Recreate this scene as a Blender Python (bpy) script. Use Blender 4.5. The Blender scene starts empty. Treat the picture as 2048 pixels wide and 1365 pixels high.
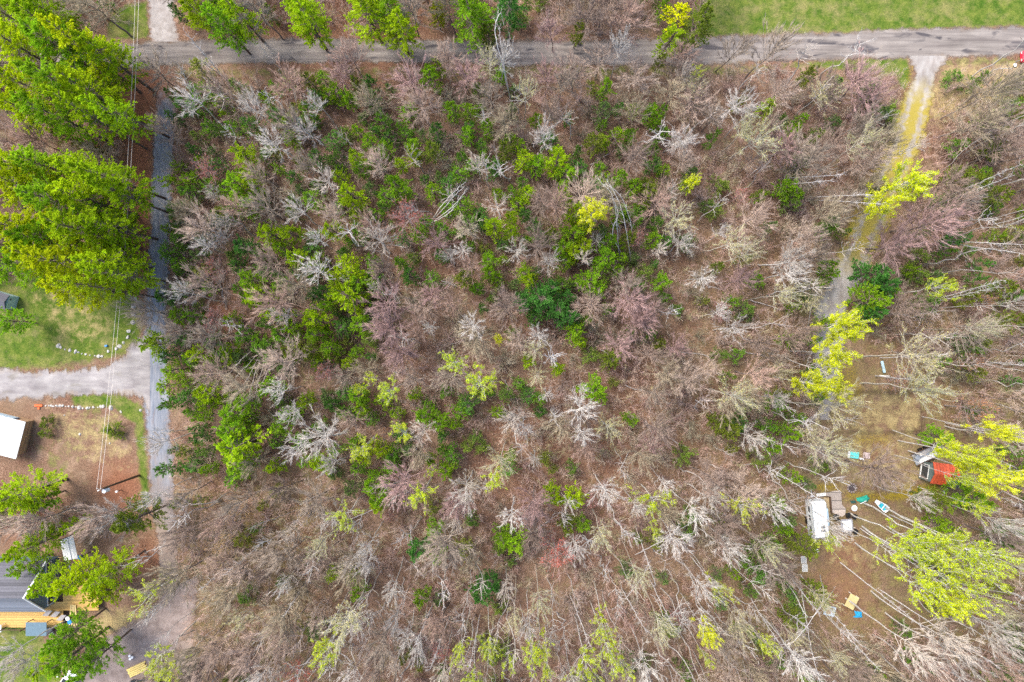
import bpy, bmesh, math, random
import numpy as np
from mathutils import Vector, Matrix

# ------------------------------------------------------------------ camera, sky, sun
H, S = 97.5, 14.0                       # drone height in metres, photo pixels per metre on the ground
scene = bpy.context.scene
col = scene.collection
cam_data = bpy.data.cameras.new("camera")
cam_data.sensor_width = 36.0
cam_data.lens = 24.0
cam_data.clip_end = 6000
cam = bpy.data.objects.new("camera", cam_data)
cam.location = (0, 0, H)
cam.rotation_euler = (0, 0, 0)
col.objects.link(cam)
scene.camera = cam

SUN_EL, SUN_AZ = math.radians(52), math.radians(-50)      # high soft sun from the upper left of the frame
world = bpy.data.worlds.new("World")
scene.world = world
world.use_nodes = True
wn = world.node_tree
bg = wn.nodes["Background"]
sky = wn.nodes.new("ShaderNodeTexSky")
sky.sky_type = 'NISHITA'
sky.sun_disc = False
sky.sun_elevation = SUN_EL
sky.sun_rotation = SUN_AZ
sky.dust_density = 3.0
wn.links.new(sky.outputs[0], bg.inputs[0])
bg.inputs[1].default_value = 0.15
sd = bpy.data.lights.new("sun", 'SUN')
sd.energy = 1.8
sd.angle = math.radians(28)
sd.color = (1.0, 0.95, 0.88)
sun = bpy.data.objects.new("sun", sd)
sv = Vector((math.sin(SUN_AZ) * math.cos(SUN_EL), math.cos(SUN_AZ) * math.cos(SUN_EL), math.sin(SUN_EL)))
sun.rotation_euler = sv.to_track_quat('Z', 'Y').to_euler()
sun.location = (0, 0, 150)
col.objects.link(sun)
scene.view_settings.view_transform = 'Standard'
scene.view_settings.look = 'None'
scene.view_settings.gamma = 1.0
scene.view_settings.exposure = 1.42
scene.render.engine = 'CYCLES'
scene.cycles.max_bounces = 5
scene.cycles.diffuse_bounces = 3
scene.cycles.transmission_bounces = 3
scene.cycles.use_denoising = False

rng = np.random.default_rng(11)
random.seed(5)

def P(px, py, z=0.0):
    """photo pixel (2048 wide) of something at height z -> world point"""
    k = (H - z) / H
    return Vector(((px - 1024) / S * k, (682.5 - py) / S * k, z))

def to_px(x, y, z=0.0):
    k = H / (H - z)
    return 1024 + x * S * k, 682.5 - y * S * k

# ------------------------------------------------------------------ mesh helpers
def mesh_np(name, V, F4=None, F3=None, colors=None):
    V = np.asarray(V, dtype=np.float32).reshape(-1, 3)
    F4 = np.zeros((0, 4), np.int32) if F4 is None else np.asarray(F4, np.int32).reshape(-1, 4)
    F3 = np.zeros((0, 3), np.int32) if F3 is None else np.asarray(F3, np.int32).reshape(-1, 3)
    me = bpy.data.meshes.new(name)
    me.vertices.add(len(V))
    me.vertices.foreach_set("co", V.ravel())
    nl = F4.size + F3.size
    me.loops.add(nl)
    me.loops.foreach_set("vertex_index", np.concatenate([F4.ravel(), F3.ravel()]).astype(np.int32))
    npoly = len(F4) + len(F3)
    me.polygons.add(npoly)
    starts = np.concatenate([np.arange(len(F4)) * 4, F4.size + np.arange(len(F3)) * 3]).astype(np.int32)
    totals = np.concatenate([np.full(len(F4), 4), np.full(len(F3), 3)]).astype(np.int32)
    me.polygons.foreach_set("loop_start", starts)
    me.polygons.foreach_set("loop_total", totals)
    if colors is not None:
        a = me.color_attributes.new("tint", 'FLOAT_COLOR', 'POINT')
        a.data.foreach_set("color", np.asarray(colors, np.float32).ravel())
    me.update(calc_edges=True)
    pass
    return me

class Geo:
    def __init__(self):
        self.V, self.F4, self.F3, self.C, self.n = [], [], [], [], 0
    def add(self, V, F4=None, F3=None, C=None):
        V = np.asarray(V, float).reshape(-1, 3)
        if F4 is not None: self.F4.append(np.asarray(F4, int).reshape(-1, 4) + self.n)
        if F3 is not None: self.F3.append(np.asarray(F3, int).reshape(-1, 3) + self.n)
        if C is not None: self.C.append(C)
        self.V.append(V)
        self.n += len(V)
    def mesh(self, name):
        V = np.concatenate(self.V) if self.V else np.zeros((0, 3))
        F4 = np.concatenate(self.F4) if self.F4 else None
        F3 = np.concatenate(self.F3) if self.F3 else None
        C = np.concatenate(self.C) if self.C else None
        return mesh_np(name, V, F4, F3, C)

def unit(v):
    return v / np.maximum(np.linalg.norm(v, axis=-1, keepdims=True), 1e-9)

def curve_pts(p0, d, L, bend, ts):
    return p0[:, None] + (d * L[:, None])[:, None] * ts[None, :, None] + bend[:, None] * (ts[None, :, None] ** 2)

def tubes(g, pts, rad, k, C=None):
    """pts (N,m,3), rad (N,m): N tapering tubes with k sides"""
    N, m, _ = pts.shape
    T = unit(np.gradient(pts, axis=1))
    ref = np.where(np.abs(T[..., 2:3]) > 0.9, np.array([1.0, 0, 0]), np.array([0, 0, 1.0]))
    U = unit(np.cross(T, ref)); W = np.cross(T, U)
    a = np.arange(k) / k * 2 * np.pi
    V = pts[:, :, None] + rad[:, :, None, None] * (np.cos(a)[None, None, :, None] * U[:, :, None] + np.sin(a)[None, None, :, None] * W[:, :, None])
    n_ = np.arange(N)[:, None, None] * (m * k); i = np.arange(m - 1)[None, :, None] * k; j = np.arange(k)[None, None, :]; j2 = (j + 1) % k
    F = np.stack([n_ + i + j, n_ + i + j2, n_ + i + k + j2, n_ + i + k + j], axis=-1)
    cc = None if C is None else np.repeat(C, m * k, axis=0)
    g.add(V, F4=F, C=cc)

def cones(g, a, b, r, C=None):
    """thin three-sided twigs from a to b"""
    N = len(a)
    T = unit(b - a)
    ref = np.where(np.abs(T[..., 2:3]) > 0.9, np.array([1.0, 0, 0]), np.array([0, 0, 1.0]))
    U = unit(np.cross(T, ref)); W = np.cross(T, U)
    an = np.arange(3) / 3 * 2 * np.pi
    B = a[:, None] + r[:, None, None] * (np.cos(an)[None, :, None] * U[:, None] + np.sin(an)[None, :, None] * W[:, None])
    V = np.concatenate([B, b[:, None]], axis=1)
    o = np.arange(N)[:, None] * 4
    F = np.stack([np.concatenate([o, o + 1, o + 3], 1), np.concatenate([o + 1, o + 2, o + 3], 1), np.concatenate([o + 2, o, o + 3], 1)], 1)
    g.add(V, F3=F, C=None if C is None else np.repeat(C, 4, axis=0))

def leaves(g, c, axis, side, ln, wd, C=None):
    """diamond leaf or needle-spray faces centred at c"""
    N = len(c)
    A = axis * (ln / 2)[:, None]; B = side * (wd / 2)[:, None]
    V = np.stack([c - A, c + B - 0.15 * A, c + A, c - B - 0.15 * A], 1)
    o = np.arange(N)[:, None] * 4
    g.add(V, F4=o + np.arange(4)[None], C=None if C is None else np.repeat(C, 4, axis=0))

def rand_dirs(n, r):
    v = r.normal(size=(n, 3)); return unit(v)

# ------------------------------------------------------------------ materials
def new_mat(name):
    m = bpy.data.materials.new(name); m.use_nodes = True
    nt = m.node_tree
    for n in list(nt.nodes): nt.nodes.remove(n)
    out = nt.nodes.new("ShaderNodeOutputMaterial")
    return m, nt, out

def nd(nt, t, **kw):
    n = nt.nodes.new(t)
    for k, v in kw.items():
        if k.startswith('i_'):
            key = k[2:]
            n.inputs[int(key) if key.isdigit() else key].default_value = v
        else: setattr(n, k, v)
    return n

def mapr(nt, src, a, b, c, d):
    n = nd(nt, "ShaderNodeMapRange"); n.inputs[1].default_value = a; n.inputs[2].default_value = b
    n.inputs[3].default_value = c; n.inputs[4].default_value = d
    nt.links.new(src, n.inputs[0]); return n.outputs[0]

def mixc(nt, fac, a, b, mode='MIX'):
    n = nd(nt, "ShaderNodeMix", data_type='RGBA', blend_type=mode)
    for s, v in ((n.inputs[0], fac), (n.inputs[6], a), (n.inputs[7], b)):
        if isinstance(v, (int, float)): s.default_value = v
        elif isinstance(v, tuple): s.default_value = (*v[:3], 1)
        else: nt.links.new(v, s)
    return n.outputs[2]

def scale_col(nt, c, f):
    n = nd(nt, "ShaderNodeVectorMath", operation='SCALE')
    nt.links.new(c, n.inputs[0])
    if isinstance(f, (int, float)): n.inputs[3].default_value = f
    else: nt.links.new(f, n.inputs[3])
    return n.outputs[0]

def noise(nt, scale, detail=4, rough=0.6, coord='Object', stretch=None, dist=0.0):
    tc = nd(nt, "ShaderNodeTexCoord")
    src = tc.outputs[coord]
    if stretch:
        mp = nd(nt, "ShaderNodeMapping"); mp.inputs['Scale'].default_value = stretch
        nt.links.new(src, mp.inputs[0]); src = mp.outputs[0]
    n = nd(nt, "ShaderNodeTexNoise"); n.inputs['Scale'].default_value = scale
    n.inputs['Detail'].default_value = detail; n.inputs['Roughness'].default_value = rough
    n.inputs['Distortion'].default_value = dist
    nt.links.new(src, n.inputs['Vector'])
    return n.outputs[0]

def mat_bark(name):
    m, nt, out = new_mat(name)
    oi = nd(nt, "ShaderNodeObjectInfo")
    f = mapr(nt, noise(nt, 2.5, 5, 0.7), 0.3, 0.7, 0.6, 1.3)
    d = nd(nt, "ShaderNodeBsdfDiffuse"); nt.links.new(scale_col(nt, oi.outputs['Color'], f), d.inputs[0])
    nt.links.new(d.outputs[0], out.inputs[0]); return m

def mat_leaf(name, trans=0.45):
    m, nt, out = new_mat(name)
    oi = nd(nt, "ShaderNodeObjectInfo"); ge = nd(nt, "ShaderNodeNewGeometry")
    f = mapr(nt, ge.outputs['Random Per Island'], 0, 1, 0.55, 1.45)
    c = scale_col(nt, oi.outputs['Color'], f)
    f2 = mapr(nt, noise(nt, 0.9, 3), 0.4, 0.62, 0.0, 1.0)
    hs = nd(nt, "ShaderNodeHueSaturation", i_Hue=0.5, i_Value=1.3); nt.links.new(c, hs.inputs['Color'])
    c2 = mixc(nt, f2, c, hs.outputs[0])
    d = nd(nt, "ShaderNodeBsdfDiffuse"); t = nd(nt, "ShaderNodeBsdfTranslucent")
    nt.links.new(c2, d.inputs[0]); nt.links.new(c2, t.inputs[0])
    mx = nd(nt, "ShaderNodeMixShader"); mx.inputs[0].default_value = trans
    nt.links.new(d.outputs[0], mx.inputs[1]); nt.links.new(t.outputs[0], mx.inputs[2])
    nt.links.new(mx.outputs[0], out.inputs[0]); return m

def mat_tint(name):
    m, nt, out = new_mat(name)
    a = nd(nt, "ShaderNodeAttribute", attribute_name="tint")
    d = nd(nt, "ShaderNodeBsdfDiffuse"); nt.links.new(a.outputs[0], d.inputs[0])
    nt.links.new(d.outputs[0], out.inputs[0]); return m

_mc = {}
def paint(name, c, rough=0.6, var=0.25, sc=3.0, metal=0.0, stretch=None, spec=0.4):
    if name in _mc: return _mc[name]
    m, nt, out = new_mat(name)
    f = mapr(nt, noise(nt, sc, 5, 0.65, stretch=stretch), 0.25, 0.75, 1 - var, 1 + var)
    rgb = nd(nt, "ShaderNodeRGB"); rgb.outputs[0].default_value = (*c, 1)
    p = nd(nt, "ShaderNodeBsdfPrincipled"); nt.links.new(scale_col(nt, rgb.outputs[0], f), p.inputs['Base Color'])
    p.inputs['Roughness'].default_value = rough; p.inputs['Metallic'].default_value = metal
    p.inputs['Specular IOR Level'].default_value = spec
    nt.links.new(p.outputs[0], out.inputs[0]); _mc[name] = m; return m

def planks_mat(name, c, width=0.14, axis=0, rough=0.7):
    if name in _mc: return _mc[name]
    m, nt, out = new_mat(name)
    tc = nd(nt, "ShaderNodeTexCoord"); sp = nd(nt, "ShaderNodeSeparateXYZ"); nt.links.new(tc.outputs['Object'], sp.inputs[0])
    dv = nd(nt, "ShaderNodeMath", operation='DIVIDE'); nt.links.new(sp.outputs[axis], dv.inputs[0]); dv.inputs[1].default_value = width
    fl = nd(nt, "ShaderNodeMath", operation='FLOOR'); nt.links.new(dv.outputs[0], fl.inputs[0])
    fr = nd(nt, "ShaderNodeMath", operation='FRACT'); nt.links.new(dv.outputs[0], fr.inputs[0])
    wn_ = nd(nt, "ShaderNodeTexWhiteNoise", noise_dimensions='1D'); nt.links.new(fl.outputs[0], wn_.inputs['W'])
    v = mapr(nt, wn_.outputs[0], 0, 1, 0.72, 1.2)
    gap = nd(nt, "ShaderNodeMath", operation='GREATER_THAN'); nt.links.new(fr.outputs[0], gap.inputs[0]); gap.inputs[1].default_value = 0.1
    g2 = mapr(nt, gap.outputs[0], 0, 1, 0.35, 1)
    mu = nd(nt, "ShaderNodeMath", operation='MULTIPLY'); nt.links.new(v, mu.inputs[0]); nt.links.new(g2, mu.inputs[1])
    n2 = mapr(nt, noise(nt, 4, 5), 0.3, 0.7, 0.85, 1.15)
    mu2 = nd(nt, "ShaderNodeMath", operation='MULTIPLY'); nt.links.new(mu.outputs[0], mu2.inputs[0]); nt.links.new(n2, mu2.inputs[1])
    rgb = nd(nt, "ShaderNodeRGB"); rgb.outputs[0].default_value = (*c, 1)
    p = nd(nt, "ShaderNodeBsdfPrincipled"); nt.links.new(scale_col(nt, rgb.outputs[0], mu2.outputs[0]), p.inputs['Base Color'])
    p.inputs['Roughness'].default_value = rough
    nt.links.new(p.outputs[0], out.inputs[0]); _mc[name] = m; return m

BARK = mat_bark("bark"); LEAF = mat_leaf("foliage"); TINT = mat_tint("undergrowth")

# ------------------------------------------------------------------ tags and objects
def tag(o, label=None, cat=None, group=None, kind=None):
    if label: o['label'] = label
    if cat: o['category'] = cat
    if group: o['group'] = group
    if kind: o['kind'] = kind
    return o

def obj(name, me, mat=None, parent=None, color=None):
    o = bpy.data.objects.new(name, me); col.objects.link(o)
    if mat is not None and not me.materials: me.materials.append(mat)
    if parent: o.parent = parent
    if color is not None: o.color = (*color[:3], 1)
    return o

def thing(name, label, cat, loc=(0, 0, 0), rz=0.0, group=None):
    o = bpy.data.objects.new(name, None); col.objects.link(o)
    o.empty_display_size = 0.3
    o.location = loc; o.rotation_euler = (0, 0, rz)
    return tag(o, label, cat, group)

# ------------------------------------------------------------------ ground
def seg_poly_dist(X, Y, poly):
    """signed distance in photo pixels, positive inside"""
    poly = np.asarray(poly, float); n = len(poly)
    d = np.full(X.shape, 1e9); inside = np.zeros(X.shape, bool)
    for i in range(n):
        x1, y1 = poly[i]; x2, y2 = poly[(i + 1) % n]
        dx, dy = x2 - x1, y2 - y1
        t = np.clip(((X - x1) * dx + (Y - y1) * dy) / (dx * dx + dy * dy + 1e-9), 0, 1)
        d = np.minimum(d, np.hypot(X - x1 - t * dx, Y - y1 - t * dy))
        c = ((y1 > Y) != (y2 > Y)) & (X < (x2 - x1) * (Y - y1) / (y2 - y1 + 1e-12) + x1)
        inside ^= c
    return np.where(inside, d, -d)

def soft(X, Y, poly, w):
    return np.clip(seg_poly_dist(X, Y, poly) / w * 0.5 + 0.5, 0, 1)

def blobs(X, Y, lst):
    m = np.zeros(X.shape)
    for x, y, r, s in lst:
        m = np.maximum(m, s * np.clip(1.4 - np.hypot(X - x, Y - y) / r, 0, 1))
    return m

def axis(lo, hi, step, far):
    a = list(np.arange(lo, hi + step, step))
    s, x = step, a[-1]
    right = []
    while x < far: s *= 1.35; x += s; right.append(x)
    s, x = step, lo
    left = []
    while x > -far: s *= 1.35; x -= s; left.append(x)
    return np.array(left[::-1] + a + right)

gx = axis(-82, 82, 0.4, 1800); gy = axis(-56, 56, 0.4, 1800)
GX, GY = np.meshgrid(gx, gy)
PX, PY = 1024 + GX * S, 682.5 - GY * S
nx, ny = len(gx), len(gy)
idx = np.arange(nx * ny).reshape(ny, nx)
GF = np.stack([idx[:-1, :-1], idx[:-1, 1:], idx[1:, 1:], idx[1:, :-1]], -1)
grass = np.zeros(PX.shape)
for poly, w, s in [
    ([(-200, 545), (120, 560), (262, 585), (284, 600), (280, 690), (235, 712), (120, 738), (-200, 745)], 14, 0.8),
    ([(140, 790), (240, 788), (285, 815), (292, 900), (303, 1010), (285, 1000), (270, 850), (225, 812), (150, 812)], 8, 0.9),
    ([(-20, 1240), (60, 1260), (110, 1300), (130, 1420), (-200, 1420), (-200, 1240)], 14, 1.0),
    ([(1405, -300), (2500, -300), (2500, 48), (2048, 50), (1800, 60), (1536, 68), (1400, 72)], 10, 1.0),
    ([(215, 45), (240, 15), (292, 5), (298, 76), (215, 76)], 8, 0.95),
    ([(1640, 122), (1812, 117), (1822, 150), (1808, 185), (1790, 150), (1640, 136)], 6, 0.9),
    ([(1560, 127), (1640, 122), (1640, 136), (1560, 138)], 6, 0.6),
    ([(1880, 118), (2048, 114), (2300, 110), (2300, 135), (1890, 135)], 7, 0.5),
    ([(330, 138), (1560, 126), (1560, 150), (1100, 160), (330, 156)], 9, 0.42),
]:
    grass = np.maximum(grass, s * soft(PX, PY, poly, w))
grass = np.maximum(grass, blobs(PX, PY, [(190, 840, 40, .4), (150, 880, 40, .35), (220, 860, 30, .5), (110, 930, 40, .35), (200, 610, 60, .5), (1790, 250, 25, .5), (1700, 520, 20, .4), (1640, 470, 18, .3), (1900, 1000, 40, .3)]))
dry = np.zeros(PX.shape)
for poly, w, s in [
    ([(60, 560), (130, 575), (250, 640), (240, 700), (110, 700), (90, 640), (50, 600)], 25, 0.42),
    ([(90, 815), (230, 815), (265, 850), (275, 930), (215, 940), (110, 900), (80, 850)], 25, 0.5),
    ([(1885, 125), (2080, 120), (2080, 200), (1860, 260), (1850, 200)], 25, 0.8),
    ([(1550, -300), (2500, -300), (2500, -60), (1700, -40)], 40, 0.4),
    ([(1680, 850), (1900, 850), (1900, 980), (1700, 1000), (1640, 960)], 30, 0.5),
    ([(1640, 1080), (1740, 1080), (1760, 1150), (1640, 1140)], 30, 0.5),
    ([(1690, 800), (1700, 775), (1850, 790), (1840, 860), (1700, 860)], 12, 0.55),
    ([(150, 1230), (250, 1215), (330, 1230), (230, 1300), (130, 1300)], 20, 0.8),
    ([(370, 1000), (520, 980), (560, 1150), (420, 1250), (370, 1200)], 60, 0.35),
]:
    dry = np.maximum(dry, s * soft(PX, PY, poly, w))
moss = np.zeros(PX.shape)
for poly, w, s in [
    ([(1815, 125), (1835, 125), (1818, 200), (1800, 260), (1780, 320), (1740, 400), (1700, 500), (1665, 530), (1690, 440), (1740, 330), (1770, 270), (1800, 190)], 14, 0.55),
    ([(1855, 210), (1842, 260), (1800, 350), (1750, 460), (1730, 500), (1720, 480), (1760, 370), (1810, 270)], 10, 0.75),
    ([(1690, 985), (1770, 985), (1880, 960), (1880, 1000), (1760, 1005), (1690, 1000)], 15, 0.8),
    ([(1630, 965), (1680, 965), (1680, 985), (1630, 985)], 12, 0.7),
    ([(1700, 860), (1790, 860), (1790, 900), (1700, 900)], 18, 0.5),
    ([(1670, 720), (1720, 720), (1740, 800), (1680, 830)], 18, 0.5),
]:
    moss = np.maximum(moss, s * soft(PX, PY, poly, w))
olive = 0.75 * soft(PX, PY, [(1500, 560), (2300, 560), (2300, 1500), (1450, 1500), (1480, 1000)], 260)
olive = np.maximum(olive, 0.8 * soft(PX, PY, [(360, 1000), (640, 990), (640, 1400), (360, 1400)], 90))
red = np.maximum(0.9 * soft(PX, PY, [(238, 140), (335, 140), (315, 200), (303, 400), (292, 600), (268, 600), (262, 400), (230, 200)], 14),
                 blobs(PX, PY, [(240, 975, 55, .9), (60, 1030, 60, .6), (300, 1120, 45, .6), (430, 640, 60, .6), (300, 1290, 40, .5), (800, 480, 100, .25), (700, 20, 200, .5), (1150, 900, 200, .3), (1690, 1110, 45, .55), (1680, 1180, 60, .5), (1760, 900, 40, .25)]))
cols = np.stack([grass, dry, moss, np.maximum(olive, 0)], -1).reshape(-1, 4)
sd_b = seg_poly_dist(PX, PY, [(1702, 778), (1832, 778), (1835, 858), (1702, 858)])
GZ = 0.55 * np.exp(-(sd_b / 7.0) ** 2) * (PY > 772) - 0.45 * np.clip(sd_b / 25, 0, 1)
ground_me = mesh_np("ground", np.stack([GX, GY, GZ], -1), GF, None, cols)
ra = ground_me.attributes.new("redness", 'FLOAT', 'POINT'); ra.data.foreach_set("value", red.astype(np.float32).ravel())

def ground_mat():
    m, nt, out = new_mat("leaf_litter_and_grass")
    at = nd(nt, "ShaderNodeAttribute", attribute_name="tint")
    sc = nd(nt, "ShaderNodeSeparateColor"); nt.links.new(at.outputs['Color'], sc.inputs[0])
    ar = nd(nt, "ShaderNodeAttribute", attribute_name="redness")
    n_big = noise(nt, 0.12, 5, 0.6); n_mid = noise(nt, 0.8, 6, 0.65); n_fine = noise(nt, 4.5, 6, 0.75); n_vf = noise(nt, 13, 3, 0.8)
    lit = nd(nt, "ShaderNodeValToRGB"); r = lit.color_ramp
    r.elements[0].position = 0.30; r.elements[0].color = (0.045, 0.026, 0.018, 1)
    r.elements[1].position = 0.76; r.elements[1].color = (0.36, 0.25, 0.18, 1)
    for p_, c_ in ((0.42, (0.115, 0.062, 0.04)), (0.52, (0.19, 0.11, 0.075)), (0.62, (0.28, 0.175, 0.125))):
        e = r.elements.new(p_); e.color = (*c_, 1)
    nt.links.new(n_fine, lit.inputs[0])
    tan = mixc(nt, mapr(nt, n_big, 0.4, 0.62, 0, 0.6), lit.outputs[0], (0.21, 0.15, 0.10))
    hollow = noise(nt, 0.22, 5, 0.65)
    tan = mixc(nt, mapr(nt, hollow, 0.58, 0.72, 0, 0.7), tan, scale_col(nt, lit.outputs[0], 0.45))
    tan = mixc(nt, mapr(nt, noise(nt, 0.3, 6, 0.7, dist=0.8), 0.57, 0.70, 0, 0.6), tan, (0.14, 0.145, 0.05))
    tan = mixc(nt, mapr(nt, noise(nt, 0.45, 6, 0.72, dist=0.5), 0.5, 0.66, 0, 0.65), tan, scale_col(nt, mixc(nt, n_mid, (0.27, 0.18, 0.12), (0.40, 0.29, 0.21)), mapr(nt, n_fine, 0.3, 0.7, 0.65, 1.3)))
    olv = mixc(nt, mapr(nt, n_mid, 0.35, 0.7, 0.15, 1), (0.13, 0.10, 0.035), (0.22, 0.19, 0.075))
    mf = nd(nt, "ShaderNodeMath", operation='MULTIPLY'); nt.links.new(at.outputs['Alpha'], mf.inputs[0]); nt.links.new(mapr(nt, n_mid, 0.4, 0.6, 0.2, 1), mf.inputs[1])
    c = mixc(nt, mf.outputs[0], tan, scale_col(nt, olv, mapr(nt, n_fine, 0.3, 0.7, 0.6, 1.4)))
    redc = scale_col(nt, mixc(nt, n_mid, (0.17, 0.07, 0.04), (0.26, 0.12, 0.07)), mapr(nt, n_fine, 0.3, 0.7, 0.55, 1.45))
    c = mixc(nt, ar.outputs['Fac'], c, redc)
    def perturbed(ch, lo, hi, src):
        a = nd(nt, "ShaderNodeMath", operation='ADD'); nt.links.new(ch, a.inputs[0]); nt.links.new(mapr(nt, src, 0.3, 0.7, -0.3, 0.3), a.inputs[1])
        return mapr(nt, a.outputs[0], lo, hi, 0, 1)
    dryc = scale_col(nt, mixc(nt, n_mid, (0.22, 0.16, 0.07), (0.42, 0.33, 0.17)), mapr(nt, n_fine, 0.3, 0.7, 0.6, 1.35))
    gr = mixc(nt, mapr(nt, n_mid, 0.35, 0.65, 0, 1), (0.045, 0.10, 0.012), (0.145, 0.175, 0.035))
    gr = mixc(nt, mapr(nt, noise(nt, 0.35, 6, 0.7), 0.46, 0.66, 0, 0.6), gr, (0.27, 0.22, 0.10))
    gr = scale_col(nt, gr, mapr(nt, n_fine, 0.3, 0.7, 0.6, 1.35))
    c = mixc(nt, perturbed(sc.outputs[0], 0.25, 0.65, n_mid), c, gr)
    c = mixc(nt, perturbed(sc.outputs[1], 0.35, 0.75, n_mid), c, dryc)
    ms = scale_col(nt, mixc(nt, n_mid, (0.16, 0.11, 0.02), (0.33, 0.25, 0.02)), mapr(nt, n_fine, 0.3, 0.7, 0.6, 1.35))
    c = mixc(nt, perturbed(sc.outputs[2], 0.35, 0.7, n_fine), c, ms)
    c = scale_col(nt, c, mapr(nt, n_vf, 0.3, 0.7, 0.87, 1.13))
    d = nd(nt, "ShaderNodeBsdfDiffuse"); nt.links.new(c, d.inputs[0])
    b = nd(nt, "ShaderNodeBump"); b.inputs['Strength'].default_value = 0.8; b.inputs['Distance'].default_value = 0.12
    nt.links.new(n_fine, b.inputs['Height']); nt.links.new(b.outputs[0], d.inputs['Normal'])
    nt.links.new(d.outputs[0], out.inputs[0]); return m
tag(obj("ground", ground_me, ground_mat()), kind='structure')

# ------------------------------------------------------------------ roads and tracks
def catmull(pts, n):
    pts = np.asarray(pts, float); out = []
    P_ = np.vstack([2 * pts[0] - pts[1], pts, 2 * pts[-1] - pts[-2]])
    for i in range(1, len(P_) - 2):
        for t in np.linspace(0, 1, n, endpoint=False):
            a, b, c, d = P_[i - 1], P_[i], P_[i + 1], P_[i + 2]
            out.append(0.5 * ((2 * b) + (c - a) * t + (2 * a - 5 * b + 4 * c - d) * t * t + (3 * b - a - 3 * c + d) * t ** 3))
    out.append(P_[-2]); return np.array(out)

def strip(name, edges, z, mat, seed=0, ragged=0.35, cross=10, sub=40):
    """edges: list of (x_left, y_left, x_right, y_right) in photo pixels along the way"""
    e = catmull(edges, sub)
    r = np.random.default_rng(seed); n = len(e)
    def wob(amp, k):
        v = r.normal(size=n); v = np.convolve(v, np.ones(k) / k, 'same'); return v / (v.std() + 1e-9) * amp
    L = np.array([P(a, b) for a, b in e[:, :2]]); R_ = np.array([P(a, b) for a, b in e[:, 2:]])
    dirn = unit(R_ - L)
    L = L + dirn * (wob(ragged, 5) + wob(ragged * .6, 2))[:, None]; R_ = R_ + dirn * (wob(ragged, 5) + wob(ragged * .6, 2))[:, None]
    ts = np.linspace(0, 1, cross + 1)
    mid_ = (L + R_) / 2; L = mid_ + (L - mid_) * 1.16; R_ = mid_ + (R_ - mid_) * 1.16
    V = L[:, None] * (1 - ts)[None, :, None] + R_[:, None] * ts[None, :, None]
    V[..., 2] = z
    i = np.arange(n * (cross + 1)).reshape(n, cross + 1)
    F = np.stack([i[:-1, :-1], i[1:, :-1], i[1:, 1:], i[:-1, 1:]], -1).reshape(-1, 4)
    acr = np.tile(ts, n); alo = np.repeat(e[:, 1], cross + 1)
    cl = np.stack([acr, alo / 1365, np.zeros_like(acr), np.ones_like(acr)], -1)
    # face up
    me = mesh_np(name, V, F, None, cl)
    if me.polygons[0].normal.z < 0: me.flip_normals()
    return tag(obj(name, me, mat), kind='structure')

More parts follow.
